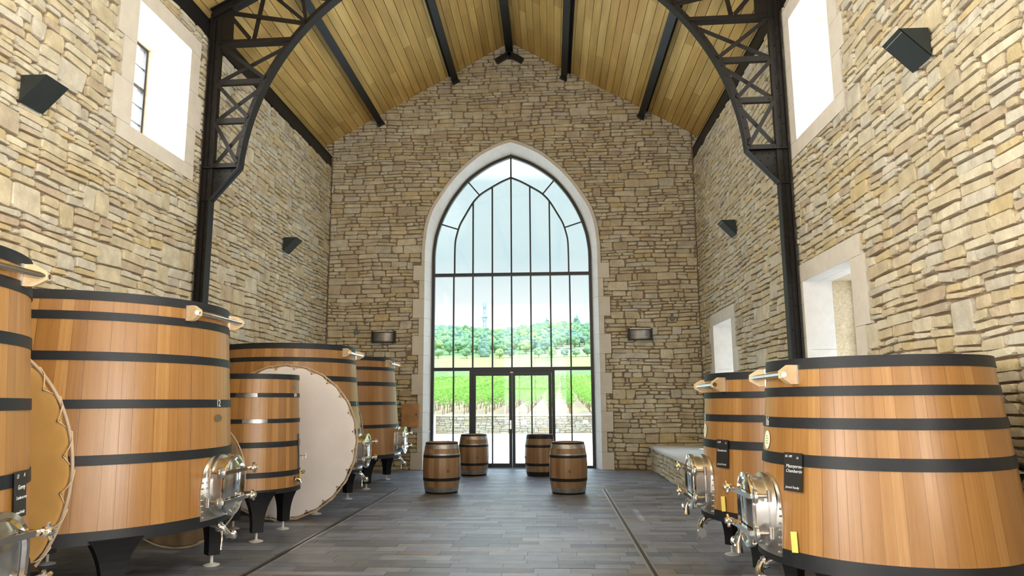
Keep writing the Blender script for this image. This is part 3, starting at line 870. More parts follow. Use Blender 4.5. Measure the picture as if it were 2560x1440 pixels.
# rafters, one per slope
for s in (-1, 1):
    m_ = lambda x, y, z: (s*x, y, z)
    col = MB()
    b_ = lambda x0, x1, y0, y1, z0, z1: col.box((min(s*x0, s*x1), y0, z0), (max(s*x0, s*x1), y1, z1))
    b_(XI, XI+.02, 0, DY, 0.0, ZB0); b_(XI+.02, 4.74, .075, .105, 0.0, 8.3); b_(4.74, 4.755, 0, DY, 0.0, 8.3)
    b_(XI-.01, XI+.04, .04, .14, ZB0, 8.25)
    b_(XI+.02, XI+.10, .05, .075, 0.0, 8.2); b_(4.66, 4.74, .05, .075, 0, 8.2)
    z = 0.3
    while z < 8.1: rivet(col, s*(XI+.06), .05, z); rivet(col, s*4.70, .05, z+.12); z += 0.24
    b_(XI-.12, 4.755, -.02, DY+.02, 0, .02)
    col.build('column', M['steel'], tr_root)
    # solid riveted bracket at the spring of the arch
    br = MB(); xb = arch_x(ZB1)
    fnb = lambda u, v, d: (s*u, d, v)
    br.prism([(XI, ZB0), (4.76, ZB0), (4.76, ZB1), (xb, ZB1)] if s > 0 else [(xb, ZB1), (4.76, ZB1), (4.76, ZB0), (XI, ZB0)], fnb, .075, .105)
    L = math.hypot(XI-xb, ZB1-ZB0)
    br.bar(m_(XI+.01, DY/2, ZB0), m_(xb+.01, DY/2, ZB1), 0.02, DY, (0, 1, 0)) if False else None
    q = [(XI, ZB0), (xb, ZB1), (xb+.022, ZB1), (XI+.022, ZB0)]
    br.prism(q if s > 0 else q[::-1], fnb, 0, DY)
    br.box((min(s*xb, s*4.755), .0, ZB1), (max(s*xb, s*4.755), DY, ZB1+.018)); br.box((min(s*XI, s*4.755), .02, ZB0-.01), (max(s*XI, s*4.755), DY-.02, ZB0+.008))
    for k in range(5):
        f_ = (k+.5)/5
        rivet(br, s*(XI+.03-(XI-xb)*f_+.05), .075, ZB0+(ZB1-ZB0)*f_+.0)
        rivet(br, s*(xb+.10+(4.74-xb-.1)*f_), .075, ZB1-.05); rivet(br, s*4.72, .075, ZB0+.06+.09*k); 
    for k in range(3): rivet(br, s*(4.45+.1*k), .075, ZB1-.13); rivet(br, s*(4.52+.08*k), .075, ZB1-.24)
    br.build('bracket_plate', M['steel'], tr_root)
    # curved lower chord
    ar = MB(); th0 = math.asin((ZB1-Z_A)/R_A); n = 34
    pts = [(R_A*math.cos(th0+(PI/2-th0)*k/n), Z_A+R_A*math.sin(th0+(PI/2-th0)*k/n)) for k in range(n+1)]
    rad = lambda p, d: (p[0]*(R_A+d)/R_A if True else 0, Z_A+(p[1]-Z_A)*(R_A+d)/R_A)
    for a, b in zip(pts[:-1], pts[1:]):
        q = [a, b, rad(b, .02), rad(a, .02)]; ar.prism(q if s > 0 else q[::-1], fnb, 0, DY)
        q = [rad(a, .02), rad(b, .02), rad(b, .11), rad(a, .11)]; ar.prism(q if s > 0 else q[::-1], fnb, .06, .12)
    for k in range(1, n, 1):
        p = rad(pts[k], .065); rivet(ar, s*p[0], .06, p[1])
    ar.build('arch_chord', M['steel'], tr_root)
    # horizontal struts and the tie
    for z in ZS:
        st = MB(); x0 = arch_x(z)+.03
        st.box((min(s*x0, s*XI), .05, z-.045), (max(s*x0, s*XI), .13, z+.045))
        for k in (0.12, 0.88): rivet(st, s*(x0+(XI-x0)*k), .05, z)
        st.build('strut', M['steel'], tr_root)
    ti = MB(); x0 = arch_x(ZTIE)+.03
    ti.box((min(s*x0, s*XI), .0, ZTIE-.045), (max(s*x0, s*XI), DY, ZTIE-.03)); ti.box((min(s*x0, s*XI), .06, ZTIE-.03), (max(s*x0, s*XI), .12, ZTIE+.05))
    ti.build('tie', M['steel'], tr_root)
    # diagonal crosses of the leg panels
    zz = list(ZS)+[ZTIE]
    for z0, z1 in zip(zz[:-1], zz[1:]):
        for k, (pa, pb) in enumerate((((arch_x(z0)+.06, z0+.04), (XI, z1-.04)), ((XI, z0+.04), (arch_x(z1)+.06, z1-.04)))):
            dg = MB(); y = .045 if k == 0 else .125
            dg.bar((s*pa[0], y, pa[1]), (s*pb[0], y, pb[1]), 0.062, 0.02, (0, 1, 0))
            dg.build('diagonal_brace', M['steel'], tr_root)
    # haunch plate and rafter chord
    ha = MB(); q = [(4.39, ZTIE+.03), (4.755, ZTIE+.03), (4.755, raft_top(4.755)), (4.39, raft_top(4.39))]
    ha.prism(q if s > 0 else q[::-1], fnb, .06, .12)
    for k in range(4): rivet(ha, s*4.45, .06, 7.9+.13*k); rivet(ha, s*4.70, .06, 7.9+.13*k)
    ha.build('haunch_plate', M['steel'], tr_root)
    ra = MB(); xe = 4.78
    def rp(x, d): return (x, raft_top(x)-d)
    for d0, d1, y0, y1 in ((0, .02, 0, DY), (.02, .20, .075, .105), (.18, .20, 0.0, DY)):
        q = [rp(0, d1), rp(xe, d1), rp(xe, d0), rp(0, d0)]; ra.prism(q if s > 0 else q[::-1], fnb, y0, y1)
    for x in (1.52, 3.54):
        zt = ceil_z(x)-.30; zb = raft_top(x)-.01
        if zt > zb: ra.box((min(s*(x-.06), s*(x+.06)), .03, zb), (max(s*(x-.06), s*(x+.06)), .15, zt))
    if s > 0: ra.box((-.06, .03, raft_top(0)-.05), (.06, .15, 11.08))
    ra.build('rafter_chord', M['steel'], tr_root)
    # web between the arch and the rafter
    ths = [math.radians(a) for a in (42.5, 51, 59.5, 67.5, 75, 82.5, 90)]
    low = [((R_A+.06)*math.cos(a), Z_A+(R_A+.06)*math.sin(a)) for a in ths]
    upx = [3.86, 3.25, 2.65, 2.05, 1.40, .72, 0.0]
    hi = [(x, raft_top(x)-.12) for x in upx]
    def web(p, q, w, y):
        g = MB(); g.bar((s*p[0], y, p[1]), (s*q[0], y, q[1]), w, .022, (0, 1, 0)); g.build('web_brace', M['steel'], tr_root)
    web((4.39, 8.33), low[0], .075, .09)
    web((4.39, 8.22), (4.06, ZTIE+.05), .07, .05); web((4.02, ZTIE+.05), hi[0], .07, .12); 
    web(low[0], hi[0], .06, .05)
    for k in range(6):
        web(low[k], hi[k+1], .055, .05); web(low[k+1], hi[k], .055, .125)
        if k: web(low[k], hi[k], .06, .09)

# ---------------------------------------------------------------- wall lamps, heaters, sensors, cupboard, bench
def wall_lamp(s, yc, zt, label):
    """wedge shaped wall lamp: a folded sheet, its lower face sloping out and up from the wall"""
    root = empty('wall_lamp', (s*(W-0.032), yc, zt)); tag(root, label, 'lamp', 'wedge shaped wall lamps')
    mb = MB(); w = 0.185; h = 0.30; d = 0.285; t = 0.006
    P = lambda out, y, z: (-s*out, y, z)
    def plate(q):
        c = Vector(q[1])-Vector(q[0]); e_ = Vector(q[-1])-Vector(q[0]); n = c.cross(e_).normalized()*t
        mb.hexa([Vector(p) for p in q]+[Vector(p)+n for p in q])
    plate([P(0, -w, -h), P(0, w, -h), P(d, w, 0), P(d, -w, 0)])
    for y in (-w, w):
        v = [P(0, y, -h), P(d, y, 0), P(0, y, 0)]; y2 = y+(t if y < 0 else -t)
        v2 = [P(0, y2, -h), P(d, y2, 0), P(0, y2, 0)]
        mb.add(v+v2, [(0, 1, 2), (5, 4, 3), (0, 3, 4, 1), (1, 4, 5, 2), (2, 5, 3, 0)])
    mb.build('housing', M['lamp'], root)
    ln = MB(); a, b = sorted((-s*0.012, -s*(d-.03))); ln.box((a, -w+.012, -.035), (b, w-.012, -.028)); ln.build('lens', M['lens'], root)
    bp = MB(); a, b = sorted((0.0, -s*0.006)); bp.box((a, -w+.01, -h+.02), (b, w-.01, 0)); bp.build('back_plate', M['black'], root)
for s, y, z, lab in ((-1, 7.34, 5.245, 'dark wedge wall lamp on the left wall nearest the viewer, left of the white window'),
                     (-1, 15.20, 5.235, 'small dark wedge wall lamp far along the left wall, beyond the column'),
                     (1, 14.50, 5.265, 'small dark wedge wall lamp far along the right wall, beyond the column'),
                     (1, 6.98, 5.27, 'dark wedge wall lamp on the right wall at the upper right corner')):
    wall_lamp(s, y, z, lab)
for s, lab in ((-1, 'black framed infrared heater with ribbed reflector on the gable, left of the arch'), (1, 'black framed infrared heater with ribbed reflector on the gable, right of the arch')):
    xc = s*3.268; root = empty('infrared_heater', (xc, YE-.01, 3.33)); tag(root, lab, 'heater', 'infrared heaters')
    mb = MB(); mb.box((-.30, -.13, .115), (.30, -.0, .145)); mb.box((-.30, -.13, -.15), (.30, 0, -.125)); mb.box((-.27, -.02, -.13), (.27, 0, .12)); mb.build('housing', M['black'], root)
    for k in (-1, 1):
        e_ = MB(); a, b = sorted((k*.265, k*.305)); e_.box((a, -.14, -.155), (b, .0, .15)); e_.build('end_cap', M['black'], root)
    rf = MB()
    prof = [(-.12+.24*i/18, -.085+.018*math.cos(i*2*PI/6)) for i in range(19)]
    for a, b in zip(prof[:-1], prof[1:]):
        rf.hexa([(-.262, a[1], a[0]), (.262, a[1], a[0]), (.262, b[1], b[0]), (-.262, b[1], b[0]), (-.262, a[1]+.01, a[0]), (.262, a[1]+.01, a[0]), (.262, b[1]+.01, b[0]), (-.262, b[1]+.01, b[0])])
    rf.build('reflector', M['reflector'], root, smooth='all')
    st = MB(); st.box((-.26, -.135, .128), (.26, -.125, .142)); st.build('trim_strip', M['satin'], root)
for (x, z, lab) in ((-3.99, 3.47, 'small round grey wall socket high on the gable, left of the left heater'), (4.09, 3.72, 'small round grey wall socket high on the gable, right of the right heater')):
    mb = MB(); mb.lathe([(0.001, -.06), (.05, -.06), (.062, -.045), (.062, 0)], 20, lambda p: (p[0], p[2], p[1]))
    mb.bar((0.0, -.02, .05), (.02, -.01, .13), .02, .02, (0, 1, 0))
    o = mb.build('wall_socket', M['grey_rubber'], None, True); o.location = (x, YE+.005, z); tag(o, lab, 'socket', 'wall sockets')
bx = empty('wall_cupboard', (-2.54, YE-.012, 1.06)); tag(bx, 'small oak wall cupboard on the gable beside the left jamb of the arch', 'cupboard')
mb = MB(); mb.box((-.215, -.12, 0), (.215, 0, .57)); mb.build('carcass', M['box_wood'], bx)
mb = MB(); mb.box((-.218, -.145, -.003), (.20, -.122, .573)); d = mb.build('door', M['box_wood'], bx)
mb = MB(); mb.box((.15, -.156, .29), (.175, -.144, .325)); mb.build('lock', M['black'], d)
bt = MB(); bt.box((3.40, 11.35, .53), (4.745, YE-.06, .585))
bench = empty('stone_bench', (4.2, 12, 0)); tag(bench, 'low rubble stone bench with pale slab top along the foot of the right wall', 'bench')
o = bt.build('slab', M['bench_top'], bench); o.location = (-4.2, -12, 0)
bm_ = MB(); bm_.box((3.47, 11.38, -.01), (4.74, YE-.06, .53), (.3, .25, .2)); ns = len(bm_.f)
rubble(bm_, 11.38, YE-.07, 0.0, .53, lambda u, v, d: (3.47-d, u, v), [], np.random.default_rng(77), depth=.035, hs=(.10, .2), thin=.08)
o = bm_.build('masonry', [M['mortar'], M['stone']], bench, split=ns); o.location = (-4.2, -12, 0)
for s, lab in ((-1, 'steel slot drain line in the floor along the left row of vats'), (1, 'steel slot drain line in the floor along the right row of vats')):
    mb = MB()
    for k in (-1, 1): mb.box((s*1.995+k*.030-.011, 2.0, -.001), (s*1.995+k*.030+.011, 14.33, .0045))
    o = mb.build('floor_drain', M['satin']); tag(o, lab, 'drain', 'floor drains')
    sl = MB(); sl.box((s*1.995-.019, 2.0, -.001), (s*1.995+.019, 14.33, .002)); sl.build('slot', M['black'], o)

# ---------------------------------------------------------------- wine barrels
def barrel(loc, label, dark=False, rz=0.0, H=0.93):
    root = empty('wine_barrel', (loc[0], loc[1], 0.0), rz); tag(root, label, 'barrel', 'standing wine barrels')
    rm, re = 0.352, 0.292
    R = lambda z: re+(rm-re)*(1-((z-H/2)/(H/2))**2)**0.9
    mb = MB(); prof = [(R(H*i/24), H*i/24) for i in range(25)]
    mb.lathe([(re-.025, .03)]+[(re-.022, 0.0)]+prof+[(re-.022, H), (re-.025, H-.035)], 48)
    mb.build('staves', M['barrel'], root, True)
    hd = MB(); hd.lathe([(0.0005, H-.035), (re-.02, H-.035), (re-.02, H-.055), (0.0005, H-.055)], 40); hd.build('head', M['head'], root)
    hd = MB(); hd.lathe([(0.0005, .02), (re-.02, .02), (re-.02, .05), (0.0005, .05)], 40); hd.build('head', M['head'], root)
    bands = [(.005, .035, 'hoop'), (.04, .125, 'galv'), (.235, .29, 'hoop'), (.65, .695, 'hoop'), (.70, .722, 'galv'), (.815, .885, 'galv'), (.895, .925, 'hoop')]
    if dark: bands = [(.005, .105, 'hoop'), (.235, .295, 'hoop'), (.64, .70, 'hoop'), (.835, .925, 'hoop')]
    for z0, z1, mt in bands:
        z0 *= H/.93; z1 *= H/.93
        b = MB(); n = 4
        o_ = [(R(z0+(z1-z0)*i/n)+.004, z0+(z1-z0)*i/n) for i in range(n+1)]
        b.lathe([(R(z0)-.002, z0)]+o_+[(R(z1)-.002, z1)], 48); b.build('hoop', M[mt], root, True)
    bg = MB(); bg.lathe([(.0005, .012), (.022, .012), (.026, 0.0), (.026, -.01)], 16, lambda p: (p[0], -R(.42)-p[2], p[1]+.42)); bg.build('bung', M['bark'], root, True)
    return root
barrel((-1.055, 13.73), 'weathered oak wine barrel in front on the left, nearest the left vats', rz=0.5)
barrel((-0.805, 17.00), 'oak wine barrel with galvanised hoops behind the left front barrel, by the glass door', rz=0.35)
barrel((0.735, 16.86), 'pale oak wine barrel with four broad black hoops, beside the right door leaf', True, rz=-1.2)
barrel((1.305, 13.66), 'weathered oak wine barrel in front on the right, with a round bung facing out', rz=0.05)
# ---------------------------------------------------------------- oak vats
def rect_ring(cx, cy, z, a, b, rot):
    c, s = math.cos(rot), math.sin(rot)
    return [(cx+c*u-s*v, cy+s*u+c*v, z) for u, v in ((-a, -b), (a, -b), (a, b), (-a, b))]
def vat(name, label, loc, rb, rt_, zb, zt, hoops, legs, front, hatch=True, handle=True, number=None, slate=None, badge='green', tag_side=True, small=False, steel_bands=(), lk=1.0, dz=0.0, mir=1, spout=False):
    root = empty(name, (loc[0], loc[1], 0), front)
    tag(root, label, 'vat', 'oak fermentation vats')
    R = lambda z: rb+(rt_-rb)*(z-zb)/(zt-zb)
    tilt = math.atan2(rb-rt_, zt-zb)
    def S(az, z, off=0.0): r = R(z)+off; return (r*math.cos(az), r*math.sin(az), z)
    mb = MB()
    prof = [(R(zb)-.07, zb+.03), (R(zb)-.06, zb)]+[(R(zb+(zt-zb)*i/10), zb+(zt-zb)*i/10) for i in range(11)]+[(R(zt)-.055, zt), (R(zt)-.055, zt-.12)]
    mb.lathe(prof, 96); mb.build('staves', M['oak_small'] if small else M['oak'], root, True)
    mb = MB(); mb.lathe([(.0005, zb+.03), (R(zb)-.06, zb+.03), (R(zb)-.06, zb+.09), (.0005, zb+.09)], 64); mb.build('bottom', M['box_wood'], root)
    mb = MB(); mb.lathe([(.0005, zt-.12), (R(zt)-.05, zt-.12), (R(zt)-.05, zt-.07), (.0005, zt-.07)], 64); mb.build('lid', M['box_wood'], root)
    for i, (z0, z1) in enumerate(hoops):
        mb = MB(); mb.lathe([(R(z0)-.004, z0), (R(z0)+.008, z0), (R(z1)+.008, z1), (R(z1)-.004, z1)], 96)
        h = mb.build('hoop', M['hoop'], root, True)
        if i in steel_bands:
            a0, a1 = math.radians(steel_bands[i][0]), math.radians(steel_bands[i][1]); q = MB(); n = 10
            lp = []
            for k in range(n+1):
                a = a0+(a1-a0)*k/n; lp.append([S(a, z0+.002, .007), S(a, z0+.002, .0115), S(a, z1-.002, .0115), S(a, z1-.002, .007)])
            q.loft(lp); q.build('hoop_clasp', M['clasp'], h)
    # legs with levelling feet
    for (lx, ly) in legs:
        lz = zb+.02; ang = math.atan2(ly, lx); lg = MB(); loops = []
        for i in range(9):
            f = i/8; z = .11+(lz-.11)*f
            k = f**2.6
            a = (.058+.075*k)*lk; b = (.070+.125*k)*lk
            loops.append(rect_ring(lx, ly, z, a, b, ang))
        lg.loft(loops); L = lg.build('leg', M['leg'], root)
        ft = MB(); ft.lathe([(.0005, .012), (.030, .012)][:0]+[(.0005, 0.0), (.082, 0.0), (.084, .008), (.06, .016), (.022, .026), (.016, .03), (.016, .115), (.0005, .115)], 24, lambda p: (p[0]+lx, p[1]+ly, p[2]))
        ft.build('levelling_foot', M['pad'], L, True)
    if hatch:
        zc = zb+.335+dz; hw, zl, zh = .295, zb+.045+dz, zb+.60+dz
        # backing plate following the staves
        pl = MB(); n = 14; lo = []
        for k in range(n+1):
            u = -hw+2*hw*k/n; az = u/R(zc); t = abs(u)/hw
            ztop = zh if t < 0.30 else zh-.30*(1-math.sqrt(max(0, 1-((t-.30)/.70)**2)))
            lo.append([S(az, zl, .002), S(az, zl, .012), S(az, ztop, .012), S(az, ztop, .002)])
        pl.loft(lo)
        for k in range(9):
            for u in (-hw+.025, hw-.025):
                z = zl+.03+.05*k
                if z < zh-.22:
                    p = S(u/R(zc), z, .012); pl.tube([p, (p[0]+.012, p[1], p[2])], .009, 6)
        for u in (-.11, -.04, .04, .11):
            p = S(u/R(zc), zh-.035, .012); pl.tube([p, (p[0]+.012, p[1], p[2])], .011, 8)
        hp = pl.build('hatch', M['satin'], root, True)
        def stad(w, h, x, zc_, n=10, slope=0.0):
            pts = []; r = min(w, h)*0.5
            for k in range(4):
                for i in range(n+1):
                    a = PI/2*k+PI/2*i/n
                    sx = 1 if k in (0, 3) else -1; sy = 1 if k in (0, 1) else -1
                    pts.append((x, sx*(w/2-r)+r*math.cos(a), zc_+sy*(h/2-r)+r*math.sin(a)))
            return pts
        x0 = R(zc)-.02
        fr_ = MB(); w_, h_ = .40, .50
        fr_.loft([stad(w_+.05, h_+.05, x0, zc), stad(w_+.05, h_+.05, x0+.05, zc), stad(w_, h_, x0+.055, zc), stad(w_, h_, x0+.13, zc), stad(w_+.045, h_+.045, x0+.135, zc), stad(w_+.045, h_+.045, x0+.15, zc)], False, True)
        fr_.build('hatch_neck', M['satin'], hp, True)
        dr = MB(); dr.loft([stad(w_+.05, h_+.05, x0+.151, zc), stad(w_+.055, h_+.055, x0+.16, zc), stad(w_+.05, h_+.05, x0+.178, zc), stad(w_-.01, h_-.01, x0+.182, zc), stad(w_-.05, h_-.05, x0+.168, zc), stad(w_-.12, h_-.12, x0+.178, zc)], True, True)
        dr.build('hatch_door', M['chrome'], hp, True)
        for off_z in (-.13, .13):
            br = MB(); xb = x0+.205; z = zc+off_z
            br.bar((xb, -.29*mir, z), (xb, .31*mir, z), .034, .034)
            br.tube([(xb, -.27*mir, z), (xb-.12, -.27*mir, z)], .016, 10); br.tube([(xb-.14, -.27*mir, z-.04), (xb-.14, -.27*mir, z+.04)], .02, 10)
            br.tube([(xb, .27*mir, z), (xb-.10, .27*mir, z)], .013, 10)
            br.build('clamp_bar', M['chrome'], hp, True)
            kb = MB()
            for k in range(4):
                a = k*PI/2+.4; kb.tube([(xb+.03, .29*mir, z), (xb+.035, .29*mir+.05*math.cos(a), z+.05*math.sin(a))], [.018, .013], 8)
            kb.lathe([(.0005, -.03), (.026, -.03), (.03, .0), (.022, .03), (.0005, .035)], 14, lambda p: (xb+.03+p[2], .29*mir+p[0], z+p[1]))
            kb.build('clamp_knob', M['chrome'], hp, True)
            kb = MB(); kb.lathe([(.0005, -.012), (.048, -.012), (.052, 0), (.048, .014), (.015, .02), (.0005, .02)], 18, lambda p: (xb-.03+p[2], -.30*mir+p[0], z+p[1])); kb.build('clamp_knob', M['satin'], hp, True)
        if spout:   # drain spout beside the hatch, with its lever hanging down
            dv = MB(); xr = R(zb+.15)
            dv.tube([(xr-.03, -.25, zb+.15), (xr+.05, -.25, zb+.15), (xr+.10, -.255, zb+.135), (xr+.125, -.28, zb+.095), (xr+.13, -.32, zb+.05), (xr+.13, -.37, zb+.035)], .027, 14)
            dv.tube([(xr+.13, -.365, zb+.036), (xr+.13, -.385, zb+.032)], .042, 16); dv.tube([(xr+.005, -.25, zb+.15), (xr+.025, -.25, zb+.15)], .045, 16)
            V_ = dv.build('drain_spout', M['chrome'], root, True)
            lv = MB(); lv.tube([(xr+.11, -.25, zb+.12), (xr+.14, -.23, zb+.04), (xr+.145, -.215, zb-.03)], [.014, .022, .032], 10); lv.tube([(xr+.11, -.25, zb+.18), (xr+.11, -.25, zb+.10)], .03, 12); lv.build('valve_lever', M['chrome'], V_, True)
        # drain elbow under the front
        dv = MB(); xr = R(zb)
        path = [(xr-.16, .02, zb+.03), (xr-.10, .02, zb-.01), (xr-.03, .02, zb-.03), (xr+.03, .025, zb-.055), (xr+.055, .05, zb-.10), (xr+.06, .10, zb-.135), (xr+.06, .16, zb-.145)]
        dv.tube(path, .030, 14); dv.tube([(xr+.06, .15, zb-.145), (xr+.06, .185, zb-.146)], .045, 16); dv.tube([(xr-.01, .02, zb-.04), (xr+.015, .022, zb-.05)], .045, 16)
        V_ = dv.build('drain_valve', M['chrome'], root, True)
        lv = MB(); lv.tube([(xr+.02, .03, zb-.08), (xr+.05, -.02, zb-.13), (xr+.055, -.04, zb-.24)], [.012, .010, .014], 10); lv.build('valve_lever', M['chrome'], V_, True)
    elif small:
        # round sampling door outline, tap and level tube of the small vat
        dv = MB(); p = S(-.10, zb+.13); dv.tube([p, (p[0]+.07, p[1], p[2]), (p[0]+.085, p[1], p[2]-.035)], [.028, .026, .02], 12); dv.tube([(p[0]+.005, p[1], p[2]), (p[0]+.02, p[1], p[2])], .042, 14)
        dv.build('drain_tap', M['chrome'], root, True)
        dv = MB(); p = S(.24, zb+.20); dv.tube([p, (p[0]+.05, p[1], p[2]), (p[0]+.06, p[1], p[2]+.03)], .022, 12); dv.build('sample_tap', M['chrome'], root, True)
        th = MB(); p = S(0.1, zb+.42); th.tube([p, (p[0]+.10, p[1], p[2])], .006, 8); th.tube([(p[0]+.10, p[1], p[2]-.03), (p[0]+.10, p[1], p[2]+.03)], .006, 8); th.tube([(p[0]+.06, p[1], p[2]-.05), (p[0]+.06, p[1], p[2])], .005, 8); th.build('thermometer_stem', M['satin'], root, True)
        hr = MB(); hr.tube([S(.05, zb+.70, .012), S(.05, zb+.25, .012)], .008, 8); hr.build('level_tube', M['black'], root, True)
    if handle:
        zhd = zt-.115; a = math.radians(20 if rb > 1.1 else 26); off = .145; r = R(zhd)
        br_len = 0.11
        for sg in (-1, 1):
            az = sg*a; blk = MB()
            t_ = Vector((-math.sin(az), math.cos(az), 0)); n_ = Vector((math.cos(az), math.sin(az), 0))
            # five-sided wooden bracket standing out from the staves
            poly = [(-.005, -.070), (.07, -.070), (.145, -.026), (.145, .026), (.07, .070), (-.005, .070)]
            base = n_*R(zhd); 
            fnk = lambda u, v, d: tuple(base+n_*u+t_*d+Vector((0, 0, zhd+v)))
            blk.prism(poly, fnk, -.022, .022); hb = blk.build('handle_bracket', M['pale_wood'], root)
            pl = MB(); fnk2 = lambda u, v, d: tuple(base+n_*u+t_*d+Vector((0, 0, zhd+v)))
            pl.prism([(-.004, -.07), (.016, -.07), (.016, .07), (-.004, .07)], fnk2, -.04, .04); pl.build('bracket_plate', M['satin'], hb)
        p0 = Vector(((r+off-.02)*math.cos(-a), (r+off-.02)*math.sin(-a), zhd)); p1 = Vector(((r+off-.02)*math.cos(a), (r+off-.02)*math.sin(a), zhd))
        d_ = (p1-p0).normalized()
        hb = MB(); hb.tube([p0-d_*.03, p1+d_*.03], .021, 14); hb.build('hand_rail', M['chrome'], root, True)
    def face_mtx(az, z, off, tlt=tilt):
        n = Vector((math.cos(az)*math.cos(tlt), math.sin(az)*math.cos(tlt), math.sin(tlt))); x = Vector((-math.sin(az), math.cos(az), 0)); y = n.cross(x)
        p = S(az, z, off); mm = Matrix.Identity(4)
        for i in range(3): mm[i][0], mm[i][1], mm[i][2], mm[i][3] = x[i], y[i], n[i], p[i]
        return mm
    if number:
        hz = hoops[3 if not small else 4]; az0 = 0.0 if not small else -.10
        text_obj('vat_number', number, (hz[1]-hz[0])*1.28, M['white'], face_mtx(az0, (hz[0]+hz[1])/2, .011), root, xs=.85)
    if badge:
        bz = hoops[3][0]-.10
        if small: bz = 1.87
        bd = MB(); mt = face_mtx(0 if not small else -.09, bz, .004)
        if small:
            bd.box((-.03, -.04, 0), (.03, .04, .002))
        else:
            bd.lathe([(.0005, .0), (1, 0), (1, .004), (.0005, .004)], 28, lambda p: (p[0]*(.075 if badge == 'steel' else .062), p[1]*(.034 if badge == 'steel' else .07), p[2]))
        bd.v = [tuple(mt @ Vector(p)) for p in bd.v]
        b = bd.build('badge', M['chrome'] if badge == 'steel' else M['sticker'], root)
        if badge == 'green' or small:
            gp = MB()
            for k in range(4): gp.box((-.03, -.03+.018*k, .0045), (.03-.012*(k % 2), -.03+.018*k+.008, .005))
            if small: gp = MB(); gp.box((-.022, -.03, .0022), (.022, .012, .003))
            gp.v = [tuple(mt @ Vector(p)) for p in gp.v]; gp.build('badge_print', M['green'] if not small else M['grey_rubber'], b)
    if slate:
        hz = hoops[4]; az = slate['az']; zc_ = hz[1]-.115
        mt = face_mtx(az, zc_, .022)
        sl = MB(); sl.box((-.085, -.145, -.008), (.085, .125, 0)); sl.v = [tuple(mt @ Vector(p)) for p in sl.v]
        so = sl.build('slate', M['chalkboard'], root)
        for body, dx, dy, sz in slate['lines']:
            text_obj('chalk_writing', body, sz, M['chalk'], mt @ Matrix.Translation((dx, dy, .001)), so, extrude=.0004, shear=.25, align='LEFT')
    if tag_side:
        az = math.radians(19 if rb > 1.1 else 27) if not small else .14
        mt = face_mtx(az, zb+.17, .016)
        yt = MB(); yt.box((-.028, -.07, 0), (.028, .07, .003)); yt.v = [tuple(mt @ Matrix.Rotation(.12, 4, 'Z') @ Vector(p)) for p in yt.v]
        yt.build('yellow_tag', M['yellow'], root)
    return root

BIG = [(.57, .665), (1.165, 1.245), (1.62, 1.695), (2.012, 2.085)]
def hoops_big(zt): return [(.565, .66), (1.165, 1.245), (1.62, 1.69), (1.62, 1.69), (1.165, 1.245), (2.01, 2.083), (2.345, 2.415), (zt-.075, zt+.004)]
def hp(lst): return lst
def order(l):  # index 3 carries the number, index 4 carries the slate
    return l
LEGS_BIG = [(.885, .885), (.885, -.885), (-.885, .885), (-.885, -.885)]
SL16 = dict(az=math.radians(26), lines=[('05 109', -.075, .098, .024), ('16', .03, .090, .024), ('Mazoyeres-', -.066, .03, .034), ('Chambertin', -.066, -.004, .032), ('Jerand Family', -.068, -.118, .024)])
SL15 = dict(az=math.radians(26), lines=[('15.09', -.075, .098, .024), ('15', .04, .092, .024), ('Chambertin', -.078, .02, .030), ('Jerand Family', -.068, -.112, .024)])
SL13 = dict(az=math.radians(18.5), lines=[('13', -.07, .095, .034), ('A', .04, .098, .032), ('Gevrey', -.05, .03, .038), ('Combe au moy', -.075, -.03, .027), ('Jerand Family', -.076, -.115, .025)])
def bands(zb, h5, zt): return [(zb, zb+.095)]+h5+[(zt-.075, zt+.004)]
B12 = [(.565, .665), (2.345, 2.415), (2.01, 2.083), (1.62, 1.693), (1.17, 1.25), (2.51, 2.588)]
B11 = [(.55, .64), (2.30, 2.366), (2.0, 2.08), (1.605, 1.685), (1.16, 1.232), (2.50, 2.586)]
B10 = [(.56, .635), (2.312, 2.378), (1.998, 2.077), (1.614, 1.68), (1.16, 1.228), (2.505, 2.58)]
BSM = [(.555, .612), (1.413, 1.465), (1.116, 1.184), (.755, .82), (1.732, 1.785), (1.96, 2.024)]
B15 = [(.50, .60), (1.682, 1.742), (1.195, 1.268), (1.452, 1.52), (1.19, 1.268), (1.862, 1.934)]
B16 = [(.50, .605), (1.683, 1.752), (1.19, 1.272), (1.455, 1.531), (1.188, 1.272), (1.878, 1.958)]
B15 = [B15[0], B15[1], B15[3], B15[3], B15[4], B15[5]]; B15.pop(2)
B16.pop(2)
# after the pop: [bottom, upper, number band, slate band, top] -> keep index 3 = number, 4 = slate
B15 = [B15[0], B15[1], B15[4], B15[2], B15[3]]
B16 = [B16[0], B16[1], B16[4], B16[2], B16[3]]
vat('oak_vat', 'big oak vat cut off by the left edge of the photo, with chalked slate', (-3.42, 3.865), 1.34, 1.19, .57, 2.57, B12, LEGS_BIG, 0.0, slate=SL13, badge=None, dz=-.10)
vat('oak_vat', 'big oak vat numbered 12 with a polished steel hatch, foremost whole vat on the left', (-3.42, 6.755), 1.34, 1.207, .575, 2.582, B12, LEGS_BIG, 0.0, number='12', badge='steel')
vat('oak_vat', 'big oak vat half hidden behind the white canvas disc', (-3.36, 11.96), 1.215, 1.045, .55, 2.582, B11, [(.79, .85), (.79, -.85), (-.79, .85), (-.79, -.85)], 0.0, number='11', badge=None)
vat('oak_vat', 'big oak vat numbered 10, farthest on the left, beside the wooden wall cupboard', (-3.41, 15.13), 1.25, 1.075, .56, 2.576, B10, [(.80, .88), (.80, -.88), (-.80, .88), (-.80, -.88)], 0.0, number='10', badge=None)
